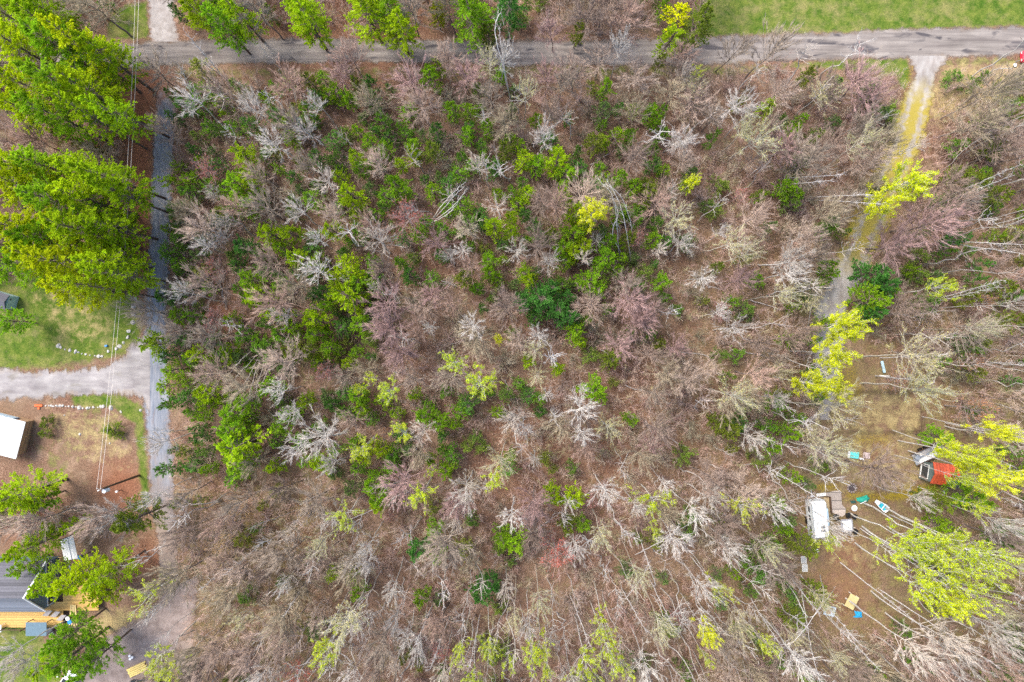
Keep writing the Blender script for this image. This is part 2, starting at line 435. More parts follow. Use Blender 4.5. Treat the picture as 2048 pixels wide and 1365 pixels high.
def road_mat(name, c1, c2, dark, stretch, edge=None, moss=None, patches=0.35, fade=()):
    m, nt, out = new_mat(name)
    st = noise(nt, 1.0, 6, 0.6, stretch=stretch); fine = noise(nt, 9, 4, 0.75); mid = noise(nt, 0.5, 5, 0.6)
    c = mixc(nt, mapr(nt, st, 0.35, 0.65, 0, 1), c1, c2)
    dk = noise(nt, 0.55, 3, 0.5, stretch=(0.6 * stretch[0] + .4, 0.6 * stretch[1] + .4, 1), dist=0.6)
    c = mixc(nt, mapr(nt, dk, 0.57, 0.66, 0, patches), c, dark)
    c = scale_col(nt, c, mapr(nt, noise(nt, 0.18, 4, 0.6), 0.35, 0.65, 0.82, 1.15))
    at = nd(nt, "ShaderNodeAttribute", attribute_name="tint"); sc = nd(nt, "ShaderNodeSeparateColor"); nt.links.new(at.outputs['Color'], sc.inputs[0])
    # distance from the centre of the way 0..1
    s1 = nd(nt, "ShaderNodeMath", operation='SUBTRACT'); nt.links.new(sc.outputs[0], s1.inputs[0]); s1.inputs[1].default_value = 0.5
    ab = nd(nt, "ShaderNodeMath", operation='ABSOLUTE'); nt.links.new(s1.outputs[0], ab.inputs[0])
    if edge:
        a = nd(nt, "ShaderNodeMath", operation='ADD'); nt.links.new(ab.outputs[0], a.inputs[0]); nt.links.new(mapr(nt, mid, 0.3, 0.7, -0.12, 0.12), a.inputs[1])
        c = mixc(nt, mapr(nt, a.outputs[0], 0.33, 0.47, 0, 0.75), c, edge)
    for ya, yb, fc in fade:
        yy = nd(nt, "ShaderNodeMath", operation='ADD'); nt.links.new(sc.outputs[1], yy.inputs[0]); nt.links.new(mapr(nt, mid, 0.3, 0.7, -0.03, 0.03), yy.inputs[1])
        c = mixc(nt, mapr(nt, yy.outputs[0], ya / 1365, yb / 1365, 0, 1), c, fc)
    if moss:
        y0, y1, mc = moss
        w1 = mapr(nt, sc.outputs[1], y0 / 1365, (y0 + 60) / 1365, 0, 1); w2 = mapr(nt, sc.outputs[1], (y1 - 60) / 1365, y1 / 1365, 1, 0)
        mm = nd(nt, "ShaderNodeMath", operation='MULTIPLY'); nt.links.new(w1, mm.inputs[0]); nt.links.new(w2, mm.inputs[1])
        # moss grows between the wheel ruts and on the margins
        r1 = nd(nt, "ShaderNodeMath", operation='SUBTRACT'); nt.links.new(ab.outputs[0], r1.inputs[0]); r1.inputs[1].default_value = 0.22
        r2 = nd(nt, "ShaderNodeMath", operation='ABSOLUTE'); nt.links.new(r1.outputs[0], r2.inputs[0])
        r3 = nd(nt, "ShaderNodeMath", operation='ADD'); nt.links.new(r2.outputs[0], r3.inputs[0]); nt.links.new(mapr(nt, noise(nt, 1.3, 5, 0.7), 0.3, 0.7, -0.12, 0.14), r3.inputs[1])
        m2 = nd(nt, "ShaderNodeMath", operation='MULTIPLY'); nt.links.new(mm.outputs[0], m2.inputs[0]); nt.links.new(mapr(nt, r3.outputs[0], 0.0, 0.14, 0.15, 0.95), m2.inputs[1])
        c = mixc(nt, m2.outputs[0], c, mc)
    c = scale_col(nt, c, mapr(nt, fine, 0.3, 0.7, 0.88, 1.12))
    d = nd(nt, "ShaderNodeBsdfDiffuse"); nt.links.new(c, d.inputs[0])
    b = nd(nt, "ShaderNodeBump"); b.inputs['Strength'].default_value = 0.4; b.inputs['Distance'].default_value = 0.05
    nt.links.new(fine, b.inputs['Height']); nt.links.new(b.outputs[0], d.inputs['Normal'])
    # the surface thins out into the verge
    e1 = nd(nt, "ShaderNodeMath", operation='ADD'); nt.links.new(ab.outputs[0], e1.inputs[0]); nt.links.new(mapr(nt, noise(nt, 0.9, 6, 0.7), 0.3, 0.7, -0.09, 0.09), e1.inputs[1])
    e2 = nd(nt, "ShaderNodeMath", operation='ADD'); nt.links.new(e1.outputs[0], e2.inputs[0]); nt.links.new(mapr(nt, fine, 0.3, 0.7, -0.03, 0.03), e2.inputs[1])
    tr = nd(nt, "ShaderNodeBsdfTransparent"); mx = nd(nt, "ShaderNodeMixShader")
    nt.links.new(mapr(nt, e2.outputs[0], 0.37, 0.47, 0, 1), mx.inputs[0]); nt.links.new(d.outputs[0], mx.inputs[1]); nt.links.new(tr.outputs[0], mx.inputs[2])
    nt.links.new(mx.outputs[0], out.inputs[0]); return m

LITTER = (0.17, 0.095, 0.06)
strip("side_road", [(344, 100, 322, 100)[::1] if 0 else (322, 110, 352, 110), (313, 200, 352, 200), (305, 340, 345, 340), (298, 500, 340, 500), (292, 610, 332, 610),
      (286, 700, 335, 700), (286, 800, 336, 800), (297, 900, 345, 900), (303, 1000, 350, 1000), (318, 1100, 353, 1100), (325, 1200, 362, 1200), (350, 1300, 392, 1300), (370, 1480, 420, 1480)],
      0.012, road_mat("worn_asphalt", (0.145, 0.165, 0.205), (0.25, 0.26, 0.285), (0.17, 0.12, 0.10), (3, 0.35, 1), edge=(0.21, 0.145, 0.11), fade=((900, 1060, (0.25, 0.195, 0.16)), (235, 175, (0.20, 0.11, 0.075)))), 3, 0.1)
strip("main_road", [(-260, 100, -260, 150), (100, 92, 100, 143), (250, 86, 250, 138), (512, 77, 512, 127), (870, 80, 870, 125), (1024, 81, 1024, 131), (1280, 80, 1280, 131), (1420, 75, 1420, 130),
      (1536, 71, 1536, 123), (1800, 59, 1800, 118), (2048, 53, 2048, 112), (2400, 40, 2400, 100)],
      0.018, road_mat("gravel_road", (0.15, 0.13, 0.12), (0.275, 0.245, 0.22), (0.07, 0.065, 0.07), (0.10, 1.6, 1), edge=(0.20, 0.155, 0.12), patches=0.9), 4, 0.08, 12, 60)
strip("driveway_road", [(-120, 738, -120, 805), (0, 738, 0, 802), (100, 745, 100, 795), (180, 738, 180, 790), (236, 722, 240, 788), (262, 690, 284, 800), (300, 660, 300, 830)],
      0.024, road_mat("driveway_gravel", (0.22, 0.20, 0.20), (0.33, 0.31, 0.30), (0.17, 0.15, 0.1), (0.4, 1, 1), edge=(0.25, 0.2, 0.16)), 5, 0.16)
strip("gravel_drive_road", [(296, -120, 350, -120), (296, 0, 348, 0), (300, 50, 352, 50), (304, 84, 362, 84)],
      0.024, road_mat("drive_gravel", (0.27, 0.24, 0.22), (0.38, 0.35, 0.33), (0.2, 0.17, 0.15), (1, 1, 1), edge=(0.24, 0.15, 0.11)), 6, 0.1)
strip("track_road", [(1818, 112, 1900, 112), (1830, 150, 1872, 150), (1806, 200, 1864, 200), (1784, 260, 1852, 260), (1752, 340, 1824, 340), (1718, 420, 1790, 420), (1686, 490, 1758, 490), (1656, 560, 1726, 560),
      (1628, 620, 1694, 620), (1626, 700, 1688, 700), (1632, 770, 1674, 770), (1640, 840, 1658, 840)],
      0.024, road_mat("track_gravel", (0.25, 0.22, 0.20), (0.36, 0.34, 0.32), (0.2, 0.17, 0.14), (1.2, 0.5, 1), edge=(0.2, 0.14, 0.09), moss=(150, 560, (0.31, 0.25, 0.045))), 7, 0.1)
strip("lower_driveway_road", [(402, 1150, 330, 1180), (385, 1250, 300, 1225), (330, 1340, 230, 1262), (250, 1420, 150, 1345), (150, 1560, 60, 1480)],
      0.024, road_mat("earth_drive", (0.20, 0.155, 0.135), (0.29, 0.235, 0.21), (0.15, 0.11, 0.09), (1, 1, 1), edge=(0.21, 0.14, 0.09)), 8, 0.15)

# ------------------------------------------------------------------ tree prototypes
def trunk_mesh(r, h, r0, r1, lean=0.0, wob=0.12, k=6, m=9, fork=0):
    g = Geo(); ts = np.linspace(0, 1, m)
    w = np.cumsum(r.normal(size=(m, 2)) * wob, 0); w -= w[0]
    pts = np.stack([w[:, 0] + lean * ts * h, w[:, 1], ts * h], -1)
    tubes(g, pts[None], (r0 + (r1 - r0) * ts)[None], k)
    return g, pts

def crown_bare(seed, h=12.0, R=3.0, z0=0.38, n1=22, n2=7, n3=7, rs=1.0, up=0.55, buds=None, leaf=None, trunk_r=0.14, wob=0.12, drop=0.0, jag=0.025, spread=0.62, tl=1.0):
    """returns dict of part meshes: trunk, crown (limbs and twigs), foliage / buds"""
    r = np.random.default_rng(seed)
    tg, tp = trunk_mesh(r, h * 0.86, trunk_r, 0.03 * rs, wob=wob)
    g = Geo()
    zt = np.clip(z0 + (0.84 - z0) * np.sort(r.random(n1)) ** 0.8, 0, .86)
    i = zt / 0.86 * (len(tp) - 1); i0 = np.minimum(i.astype(int), len(tp) - 2); f = (i - i0)[:, None]
    p0 = tp[i0] * (1 - f) + tp[i0 + 1] * f
    az = np.arange(n1) * 2.39996 + r.normal(size=n1) * 0.5
    rel = (zt - z0) / (0.86 - z0)
    el = np.radians(18 + 48 * rel + r.normal(size=n1) * 9)
    d = np.stack([np.cos(az) * np.cos(el), np.sin(az) * np.cos(el), np.sin(el)], -1)
    L = R * (1.12 - 0.45 * rel) * (0.75 + 0.45 * r.random(n1)) / np.maximum(np.cos(el), 0.55)
    L = np.minimum(L, (h - p0[:, 2]) / np.maximum(np.sin(el) + 0.15, 0.25))
    bend = np.stack([r.normal(size=n1) * 0.12 * L, r.normal(size=n1) * 0.12 * L, up * 0.35 * L], -1)
    ts = np.linspace(0, 1, 6)
    pts = curve_pts(p0, d, L, bend, ts)
    pts[:, 1:] += r.normal(size=(n1, 5, 3)) * jag * L[:, None, None]
    rad = (0.05 * rs * (0.7 + 0.6 * r.random(n1)))[:, None] * (1 - 0.72 * ts)[None]
    tubes(g, pts, rad, 4)
    # branches
    a1 = np.repeat(np.arange(n1), n2); t = 0.22 + 0.78 * r.random(len(a1))
    fi = t * 5; k0 = np.minimum(fi.astype(int), 4); ff = (fi - k0)[:, None]
    q0 = pts[a1, k0] * (1 - ff) + pts[a1, k0 + 1] * ff
    tang = unit(pts[a1, k0 + 1] - pts[a1, k0])
    dd = unit(tang + spread * rand_dirs(len(a1), r) + np.array([0, 0, 0.25 * up - drop]))
    L2 = L[a1] * (0.22 + 0.28 * r.random(len(a1))) * (1.1 - 0.4 * t)
    b2 = r.normal(size=(len(a1), 3)) * 0.12 * L2[:, None]
    ts2 = np.linspace(0, 1, 3)
    pts2 = curve_pts(q0, dd, L2, b2, ts2)
    tubes(g, pts2, (0.022 * rs) * np.ones(len(a1))[:, None] * (1 - 0.6 * ts2)[None], 3)
    # twigs
    a2 = np.repeat(np.arange(len(a1)), n3); t = 0.2 + 0.8 * r.random(len(a2))
    s0 = curve_pts(q0, dd, L2, b2, np.linspace(0, 1, 9))[a2, (t * 8).astype(int)]
    d3 = unit(dd[a2] + spread * 0.9 * rand_dirs(len(a2), r) + np.array([0, 0, 0.15 * up - drop]))
    L3 = (0.28 + 0.5 * r.random(len(a2))) * tl
    e = s0 + d3 * (L3 * R / 3.0)[:, None]
    cones(g, s0, e, np.full(len(a2), 0.0165 * (0.55 + 0.45 * rs)))
    parts = {'trunk': tg.mesh('trunk'), 'crown': g.mesh('crown')}
    if leaf:
        nper, size, frac = leaf
        keep = np.where(r.random(len(e)) < frac)[0]; kk = np.repeat(keep, nper)
        tt = r.random(len(kk))[:, None]
        c = s0[kk] * (1 - tt) + e[kk] * tt + r.normal(size=(len(kk), 3)) * size * 0.7
        ax = rand_dirs(len(kk), r); sd_ = unit(np.cross(ax, rand_dirs(len(kk), r)))
        lg = Geo(); leaves(lg, c, ax, sd_, size * (0.7 + 0.6 * r.random(len(kk))), size * (0.6 + 0.5 * r.random(len(kk))))
        parts['foliage'] = lg.mesh('foliage')
    return parts, h, R

def pine(seed, h=20.0, R=3.4, z0=0.35, nb=70, nsub=8, nn=15, nl=0.34, nw=0.085, flat=0.0, cone=0.75):
    r = np.random.default_rng(seed)
    tg, tp = trunk_mesh(r, h * 0.97, 0.02 * h ** 0.85, 0.03, wob=0.05)
    g = Geo(); ng = Geo()
    rel = (np.arange(nb) + r.random(nb)) / nb
    zt = z0 + (0.98 - z0) * rel
    i = zt / 0.98 * (len(tp) - 1); i0 = np.minimum(i.astype(int), len(tp) - 2); f = (i - i0)[:, None]
    p0 = tp[i0] * (1 - f) + tp[i0 + 1] * f
    az = r.random(nb) * 2 * np.pi
    lob = 1 + 0.22 * np.sin(az * 3 + r.random() * 6) + 0.15 * np.sin(az * 5 + r.random() * 6)
    L = R * lob * np.clip(1.05 - rel ** 1.6 * cone * 1.15, 0.12, 1) * np.clip(0.55 + rel * 3, 0, 1) * (0.7 + 0.4 * r.random(nb))
    el = np.radians(2 + 38 * rel ** 2 + r.normal(size=nb) * 8)
    d = np.stack([np.cos(az) * np.cos(el), np.sin(az) * np.cos(el), np.sin(el)], -1)
    bend = np.zeros((nb, 3)); bend[:, 2] = 0.12 * L
    ts = np.linspace(0, 1, 5)
    pts = curve_pts(p0, d, L, bend, ts)
    tubes(g, pts, (0.022 + 0.012 * L)[:, None] * (1 - 0.75 * ts)[None], 4)
    a1 = np.repeat(np.arange(nb), nsub); t = 0.3 + 0.72 * ((np.tile(np.arange(nsub), nb) + r.random(len(a1))) / nsub)
    q = p0[a1] + d[a1] * (L[a1] * t)[:, None] + bend[a1] * (t ** 2)[:, None]
    side = unit(np.cross(d[a1], np.array([0, 0, 1.0])))
    sgn = np.where(r.random(len(a1)) < 0.5, -1, 1) * (0.4 + r.random(len(a1)))
    spread = (0.30 * L[a1] * (1.15 - t) + 0.10)
    dd = unit(d[a1] + side * sgn[:, None] + np.array([0, 0, 0.35]))
    q1 = q + dd * spread[:, None] * (0.6 + 0.7 * r.random(len(a1)))[:, None]
    cones(g, q, q1, np.full(len(a1), 0.016))
    # tufts: needle sprays fanned round each shoot end
    a2 = np.repeat(np.arange(len(a1)), nn)
    tt = (r.random(len(a2)) ** 0.7)[:, None]
    nd_ = unit(dd[a2] + 1.0 * rand_dirs(len(a2), r) + np.array([0, 0, 0.55 - flat]))
    c = q[a2] * (1 - tt) + q1[a2] * tt + nd_ * nl * 0.5
    sd_ = unit(np.cross(nd_, rand_dirs(len(a2), r)))
    ln = nl * (0.7 + 0.6 * r.random(len(a2)))
    leaves(ng, c, nd_, sd_, ln, nw * (0.7 + 0.6 * r.random(len(a2))))
    return {'trunk': tg.mesh('trunk'), 'branches': g.mesh('branches'), 'foliage': ng.mesh('foliage')}, h, R

def shrub(seed, h=3.0, R=1.3, ns=16, nb=6, nt_=5, rs=1.0):
    r = np.random.default_rng(seed); g = Geo()
    az = r.random(ns) * 6.283; el = np.radians(38 + 46 * r.random(ns))
    d = np.stack([np.cos(az) * np.cos(el), np.sin(az) * np.cos(el), np.sin(el)], -1)
    L = np.minimum(h / np.sin(el), R / np.cos(el) + .4) * (0.65 + 0.4 * r.random(ns))
    p0 = np.stack([r.normal(size=ns) * .08, r.normal(size=ns) * .08, np.zeros(ns)], -1)
    bend = np.stack([np.cos(az) * .1 * L, np.sin(az) * .1 * L, .05 * L], -1) + r.normal(size=(ns, 3)) * 0.08
    ts = np.linspace(0, 1, 5); pts = curve_pts(p0, d, L, bend, ts)
    tubes(g, pts, (0.03 * rs) * (1 - 0.7 * ts)[None] * np.ones((ns, 1)), 4)
    stems = g.mesh('stems'); g = Geo()
    a1 = np.repeat(np.arange(ns), nb); k0 = r.integers(1, 5, len(a1)); q = pts[a1, k0]
    dd = unit(d[a1] + 0.7 * rand_dirs(len(a1), r)); L2 = L[a1] * (0.18 + 0.25 * r.random(len(a1)))
    e = q + dd * L2[:, None]; cones(g, q, e, np.full(len(a1), 0.015 * rs))
    a2 = np.repeat(np.arange(len(a1)), nt_); t = r.random(len(a2))[:, None]
    s0 = q[a2] * (1 - t) + e[a2] * t; d3 = unit(dd[a2] + 0.8 * rand_dirs(len(a2), r))
    cones(g, s0, s0 + d3 * (0.15 + 0.4 * r.random(len(a2)))[:, None], np.full(len(a2), 0.010 * rs))
    return {'stems': stems, 'crown': g.mesh('crown')}, h, R

def slim(seed, h=16.0, R=1.3, bend=0.0):
    """slender birch: long bare stem, small top"""
    parts, _, _ = crown_bare(seed, h, R, z0=0.5, n1=11, n2=4, n3=4, rs=0.9, up=0.9, trunk_r=0.095, wob=0.16 + bend)
    return parts, h, R

PROTO = {
    'maple': [crown_bare(100 + i, 12, 3.0, z0=0.30 + 0.04 * (i % 3), n1=34 + 4 * (i % 3), n2=9, n3=8, rs=1.05, spread=0.34 + .04 * (i % 4), jag=.02, tl=1.35) for i in range(8)],
    'white': [crown_bare(200 + i, 14, 2.6, z0=0.54, n1=18 + 2 * (i % 4), n2=9, n3=8, rs=0.82, up=0.5 + 0.1 * (i % 3), jag=0.03, spread=0.42 + 0.05 * (i % 3), tl=1.2) for i in range(8)],
    'bud': [crown_bare(300 + i, 17, 2.6, z0=0.62, n1=17, n2=6, n3=5, rs=0.95, up=0.8, leaf=(10, 0.125, 0.85)) for i in range(5)],
    'lime': [crown_bare(350 + i, 15, 2.8, z0=0.58, n1=26, n2=8, n3=6, rs=0.9, up=0.6, leaf=(11, 0.13, 1.0)) for i in range(3)],
    'cream': [crown_bare(400 + i, 16, 3.0, z0=0.56, n1=24, n2=8, n3=7, rs=0.85, spread=.45, up=0.7, leaf=(2, 0.11, 0.7)) for i in range(4)],
    'redbud': [crown_bare(500 + i, 11, 3.0, z0=0.3, n1=24, n2=7, n3=7, rs=0.95, leaf=(3, 0.10, 0.7)) for i in range(2)],
    'slim': [slim(600 + i, bend=0.06 * i) for i in range(5)],
    'bigpine': [pine(700 + i, 20, 3.6, 0.3, 100, 10, 34, 0.25, 0.075) for i in range(4)],
    'pine': [pine(720 + i, 7, 1.8, 0.25, 56, 7, 34, 0.15, 0.055, cone=0.6) for i in range(5)],
    'hemlock': [pine(740 + i, 4.5, 1.5, 0.08, 44, 7, 22, 0.16, 0.035, flat=0.2, cone=0.8) for i in range(4)],
    'fresh': [pine(760 + i, 4.0, 1.3, 0.12, 40, 6, 24, 0.14, 0.045, flat=0.1, cone=0.6) for i in range(4)],
    'brush': [shrub(800 + i, 3.2, 1.4, 18, 6, 6) for i in range(5)],
    'green': [None],
}
INFO = {  # proto -> object name, category, look word used in labels, group phrase
    'maple': ('bare_tree', 'bare tree', 'many-twigged bare grey tree', 'leafless grey trees of the woods'),
    'white': ('pale_bare_tree', 'bare tree', 'white-limbed bare tree', 'white-limbed leafless trees'),
    'bud': ('budding_tree', 'tree', 'yellow-green budding tree', 'trees with new yellow-green leaves'),
    'lime': ('leafy_yellow_tree', 'tree', 'dense bright yellow-green leafing tree', 'bright yellow-green trees'),
    'cream': ('cream_crowned_tree', 'tree', 'cream-twigged tree', 'trees with pale cream twigs'),
    'redbud': ('red_budded_tree', 'tree', 'red-budded tree', 'trees with red buds'),
    'slim': ('slender_birch', 'birch tree', 'slender pale birch stem', 'slender birches of the woods'),
    'bigpine': ('tall_pine_tree', 'pine tree', 'tall bright green pine', 'tall pines beside the road'),
    'pine': ('young_pine_tree', 'pine tree', 'young green pine', 'young pines of the woods'),
    'hemlock': ('evergreen_sapling', 'sapling', 'low dull green sapling', 'low evergreen saplings'),
    'fresh': ('fresh_green_bush', 'bush', 'soft fresh green bush', 'fresh green bushes under the bare trees'),
    'brush': ('bare_shrub', 'shrub', 'low twiggy bare shrub', 'bare shrubs under the trees'),
}
TREES = []           # (root, proto key, px, py)
TRUNK_C = {'maple': (.20, .165, .15), 'white': (.50, .47, .44), 'bud': (.52, .5, .46), 'cream': (.45, .41, .34), 'lime': (.55, .52, .49), 'redbud': (.23, .2, .19), 'slim': (.46, .43, .40),
           'bigpine': (.15, .11, .09), 'pine': (.13, .1, .08), 'hemlock': (.12, .1, .08), 'fresh': (.14, .11, .09), 'brush': (.27, .22, .19)}
CROWN_C = {'maple': [(.41, .31, .25), (.44, .31, .25), (.34, .28, .225), (.47, .37, .30), (.37, .31, .22), (.30, .23, .19)],
           'white': [(.60, .56, .51), (.52, .48, .44), (.55, .48, .41), (.47, .43, .38)],
           'bud': [(.50, .48, .44)], 'lime': [(.55, .52, .47)], 'cream': [(.50, .45, .35), (.48, .46, .36)],
           'redbud': [(.36, .28, .26)], 'slim': [(.46, .41, .36), (.38, .31, .27), (.5, .47, .44)],
           'brush': [(.42, .33, .28), (.36, .25, .22), (.44, .38, .28), (.38, .30, .27), (.34, .31, .22)],
           'bigpine': [(.2, .16, .13)], 'pine': [(.16, .13, .1)], 'hemlock': [(.16, .13, .1)], 'fresh': [(.18, .15, .12)]}
FOL_C = {'fresh': [(.24, .42, .03), (.20, .37, .04), (.30, .45, .02), (.16, .33, .06)], 'bud': [(.42, .46, .03), (.34, .42, .03)], 'cream': [(.45, .42, .15)], 'redbud': [(.50, .10, .07)],
         'bigpine': [(.17, .27, .018), (.21, .29, .015), (.14, .25, .02), (.25, .31, .015)],
         'pine': [(.17, .31, .02), (.22, .34, .015), (.14, .27, .03), (.1, .22, .04)],
         'hemlock': [(.20, .32, .06), (.25, .34, .06), (.20, .30, .09), (.30, .34, .06)]}
COUNT = {}
LEANDIR = 0.03

def plant(kind, X, Y, h=None, R=None, fol=None, crown=None, trunk=None, var=None, rz=None, lean=None, name=None):
    r = random
    protos = PROTO[kind]; i = r.randrange(len(protos)) if var is None else var % len(protos)
    parts, hn, Rn = protos[i]
    h = h or hn * r.uniform(.8, 1.15); R = R or Rn * r.uniform(.75, 1.15)
    nm, cat, look, grp = INFO[kind]
    root = bpy.data.objects.new(name or nm, None); col.objects.link(root); root.empty_display_size = 0.3
    root.location = (X, Y, -0.03)
    lx, ly = lean if lean else (r.gauss(0, LEANDIR), r.gauss(0, LEANDIR))
    root.rotation_euler = (ly, lx, 0); 
    root.rotation_euler = Matrix.Rotation(lx, 3, 'Y').to_4x4().__matmul__(Matrix.Rotation(-ly, 3, 'X').to_4x4()).__matmul__(Matrix.Rotation(r.uniform(0, 6.283) if rz is None else rz, 3, 'Z').to_4x4()).to_euler()
    s = R / Rn
    root.scale = (s, s, h / hn)
    root['category'] = cat; root['group'] = grp
    cc = crown or r.choice(CROWN_C[kind]); v = r.uniform(.85, 1.15)
    cc = tuple(c * v for c in cc)
    fc = fol or (r.choice(FOL_C[kind]) if kind in FOL_C else None)
    if fc:
        q_ = r.uniform(.9, 1.12) * (1.22 if 'pine' in kind else 1.0); fc = (fc[0] * q_ * r.uniform(.95, 1.04), fc[1] * q_, fc[2] * q_)
    for pn, me in parts.items():
        c = {'trunk': trunk or TRUNK_C[kind], 'stems': cc, 'crown': cc, 'branches': cc, 'foliage': fc}[pn]
        o = bpy.data.objects.new(pn, me)
        if not me.materials: me.materials.append(LEAF if pn == 'foliage' else BARK)
        col.objects.link(o); o.parent = root; o.color = (*c, 1)
    x, y = to_px(X, Y, 0)
    cx, cy = to_px(X, Y, h * .75)
    TREES.append((root, kind, cx, cy)); COUNT[kind] = COUNT.get(kind, 0) + 1
    return root

OCC = []   # occupied ground spots for the filler (photo px, radius px)
def at_crown(kind, px, py, rpx, h, **kw):
    z = h * (0.80 if kind in ('bud', 'lime', 'cream', 'white') else 0.72)
    p = P(px, py, z)
    R = rpx / S * (H - z) / H
    OCC.append((*to_px(p.x, p.y), max(R * S * 0.7, 12)))
    return plant(kind, p.x, p.y, h, R, **kw)

YG, BG, DG, OL, YE = (.33, .44, .015), (.23, .38, .02), (.09, .24, .045), (.20, .25, .03), (.56, .60, .012)
def rows(s): return [tuple(float(v) for v in t.split(',')) for t in s.split()]

# tall pines by the crossroads and along the top road, by the houses  (x, y, radius px)
for i, (x, y, r_) in enumerate(rows("""15,15,50 75,0,40 35,85,52 115,85,50 165,100,48 215,110,46 60,160,50 130,165,52 190,185,50 232,205,36 25,212,40 105,222,40 172,228,34 75,40,45
    20,318,40 92,330,42 160,335,42 215,345,42 40,375,52 110,395,50 180,395,52 240,385,34 30,455,50 95,465,52 165,465,54 225,450,44 75,525,46 140,530,50 205,515,50 240,545,36 150,575,40 20,520,42 200,580,30""")):
    c = [(.38, .48, .015), (.32, .44, .015), (.40, .47, .012), (.27, .41, .02)][i % 4]
    if (x, y) in ((165, 100), (150, 575), (140, 530)): c = (.42, .46, .012)
    at_crown('bigpine', x - 12, y, r_ * 1.12, 17 + (i * 7 % 5), fol=c, name='tall_pine_tree')
for x, y, r_, c in [(392, 18, 30, YG), (440, 42, 32, BG), (470, 15, 34, YG), (612, 35, 38, YG), (590, 5, 34, YG), (735, 18, 44, YG), (795, 48, 34, YG), (770, 5, 34, BG), (872, 22, 18, (.33, .36, .01)),
                    (945, 22, 42, BG), (1015, 8, 32, DG), (1352, 28, 26, YE), (1338, 78, 26, YG), (1400, 42, 30, OL), (975, 65, 18, OL), (1155, 60, 16, OL),
                    (46, 1100, 31, YG), (90, 1066, 17, YG), (140, 1052, 16, YG), (48, 1135, 26, BG), (88, 1174, 30, YG), (150, 1175, 42, (.36, .44, .01)), (205, 1150, 34, YG), (200, 1190, 26, (.36, .44, .01)),
                    (118, 1278, 30, BG), (125, 1320, 40, BG), (175, 1325, 30, BG), (85, 1335, 26, YG), (32, 990, 44, YG), (75, 1000, 26, BG), (258, 1045, 34, OL), (305, 685, 26, (.24, .33, .02)), (15, 645, 26, BG)]:
    at_crown('bigpine' if r_ > 27 else 'pine', x, y, r_ * 1.22, 14 if r_ > 27 else 8, fol=c)
# young pines in the woods
for x, y, r_, k in rows("""488,310,20,1 475,380,26,0 498,362,20,1 490,410,22,0 485,490,18,2 535,465,22,1 500,558,19,0 515,590,20,1 540,625,15,1 583,465,18,1 597,325,12,3 668,460,18,1 600,520,19,1 700,392,22,1 706,418,18,1
    678,352,14,1 690,535,26,1 700,585,36,1 722,565,24,0 676,560,22,1 627,640,25,1 632,668,20,0 655,610,15,0 722,655,20,0 790,365,20,0 806,384,16,0 820,290,15,0 825,312,14,1 740,280,14,0 768,292,15,0 710,315,15,1 800,330,12,1
    862,300,18,3 1045,320,18,1 1072,328,18,0 1120,325,24,1 1128,350,20,0 1015,300,15,3 1050,385,15,1 1130,395,15,1 1150,430,20,1 1166,448,20,1 1146,472,20,0 1102,470,15,3 1150,508,18,1 1165,490,18,1 1125,495,18,0 1210,515,22,0
    1218,480,15,0 985,455,18,1 1020,440,15,1 1025,470,15,1 1178,560,22,0 1195,575,18,0 1060,560,15,1 1045,600,20,2 1080,600,28,2 1112,622,24,2 1140,635,20,2 1135,600,15,2 1150,662,18,0 1160,682,12,1 1100,580,18,2 975,520,16,0
    980,545,15,0 930,555,18,3 1308,480,15,0 1300,390,22,3 1290,372,14,3 1380,372,12,1 1438,532,10,3 395,715,18,1 455,720,14,1 405,780,18,1 425,795,18,1 460,830,22,0 490,805,20,0 480,895,36,1 470,935,24,0 462,868,26,0
    545,940,14,1 642,925,20,1 580,830,18,0 612,800,14,1 730,912,18,1 757,900,15,1 850,835,18,0 880,840,18,0 745,965,18,0 752,995,20,0 757,1015,15,1 1108,992,18,1 1147,995,20,1 1030,1085,24,0 1002,1075,18,0 870,1062,16,0
    835,1100,20,2 875,1112,15,0 960,1180,22,2 980,1172,18,2 665,1150,12,1 700,1150,12,1 720,1188,14,0 840,1200,15,0 1135,1050,16,3 1168,1052,14,0 1455,860,20,3 1440,842,14,3 1222,720,18,3 1190,780,24,0 1060,722,12,1
    1115,742,12,1 695,727,12,1 660,695,18,0 620,702,18,3 712,708,12,0 590,712,18,3 1735,600,28,0 1755,545,26,2 1772,572,22,2 1745,625,20,2 1661,531,12,0 1662,555,13,0 1635,565,10,0 1912,477,16,2 1572,378,18,0 1592,385,14,0
    2000,390,18,3 1960,365,20,3 1870,1000,22,3 1940,990,26,0 1960,1012,18,0 1580,870,16,0 1548,895,14,0 1610,1090,22,3 1640,1190,20,3 1590,1245,18,3 1570,1060,14,0 1540,215,14,1 1300,230,14,0 1310,245,10,0 1190,285,18,3
    620,160,14,3 700,195,16,0 710,170,14,3 715,790,18,0 535,770,20,0 560,850,18,0 600,880,14,0 975,255,14,0 930,270,14,0 905,215,16,0 1000,150,12,0 1215,175,14,0 1320,125,10,3 860,155,20,0 875,130,12,1 1260,840,12,0 1320,690,12,3
    1330,560,16,0 1240,540,12,0 1260,480,14,3 1270,370,16,0 1240,350,14,0 1600,240,10,0 1620,150,14,3 2035,160,16,3 1920,350,16,3 1940,600,14,3 2010,570,16,3 1880,880,20,0 2020,640,18,3 2000,300,14,3 1760,380,12,3 1780,120,1,3"""):
    if r_ < 5: continue
    c = [BG, YG, DG, OL][int(k)]
    at_crown('pine', x, y, r_ * 1.38, 5.5 + r_ * 0.12, fol=c)
for x, y, r_ in rows("222,860,22 88,850,12 86,868,12 90,838,10"):
    at_crown('hemlock', x, y, r_ * 1.1, 2.5, fol=(.17, .24, .02))

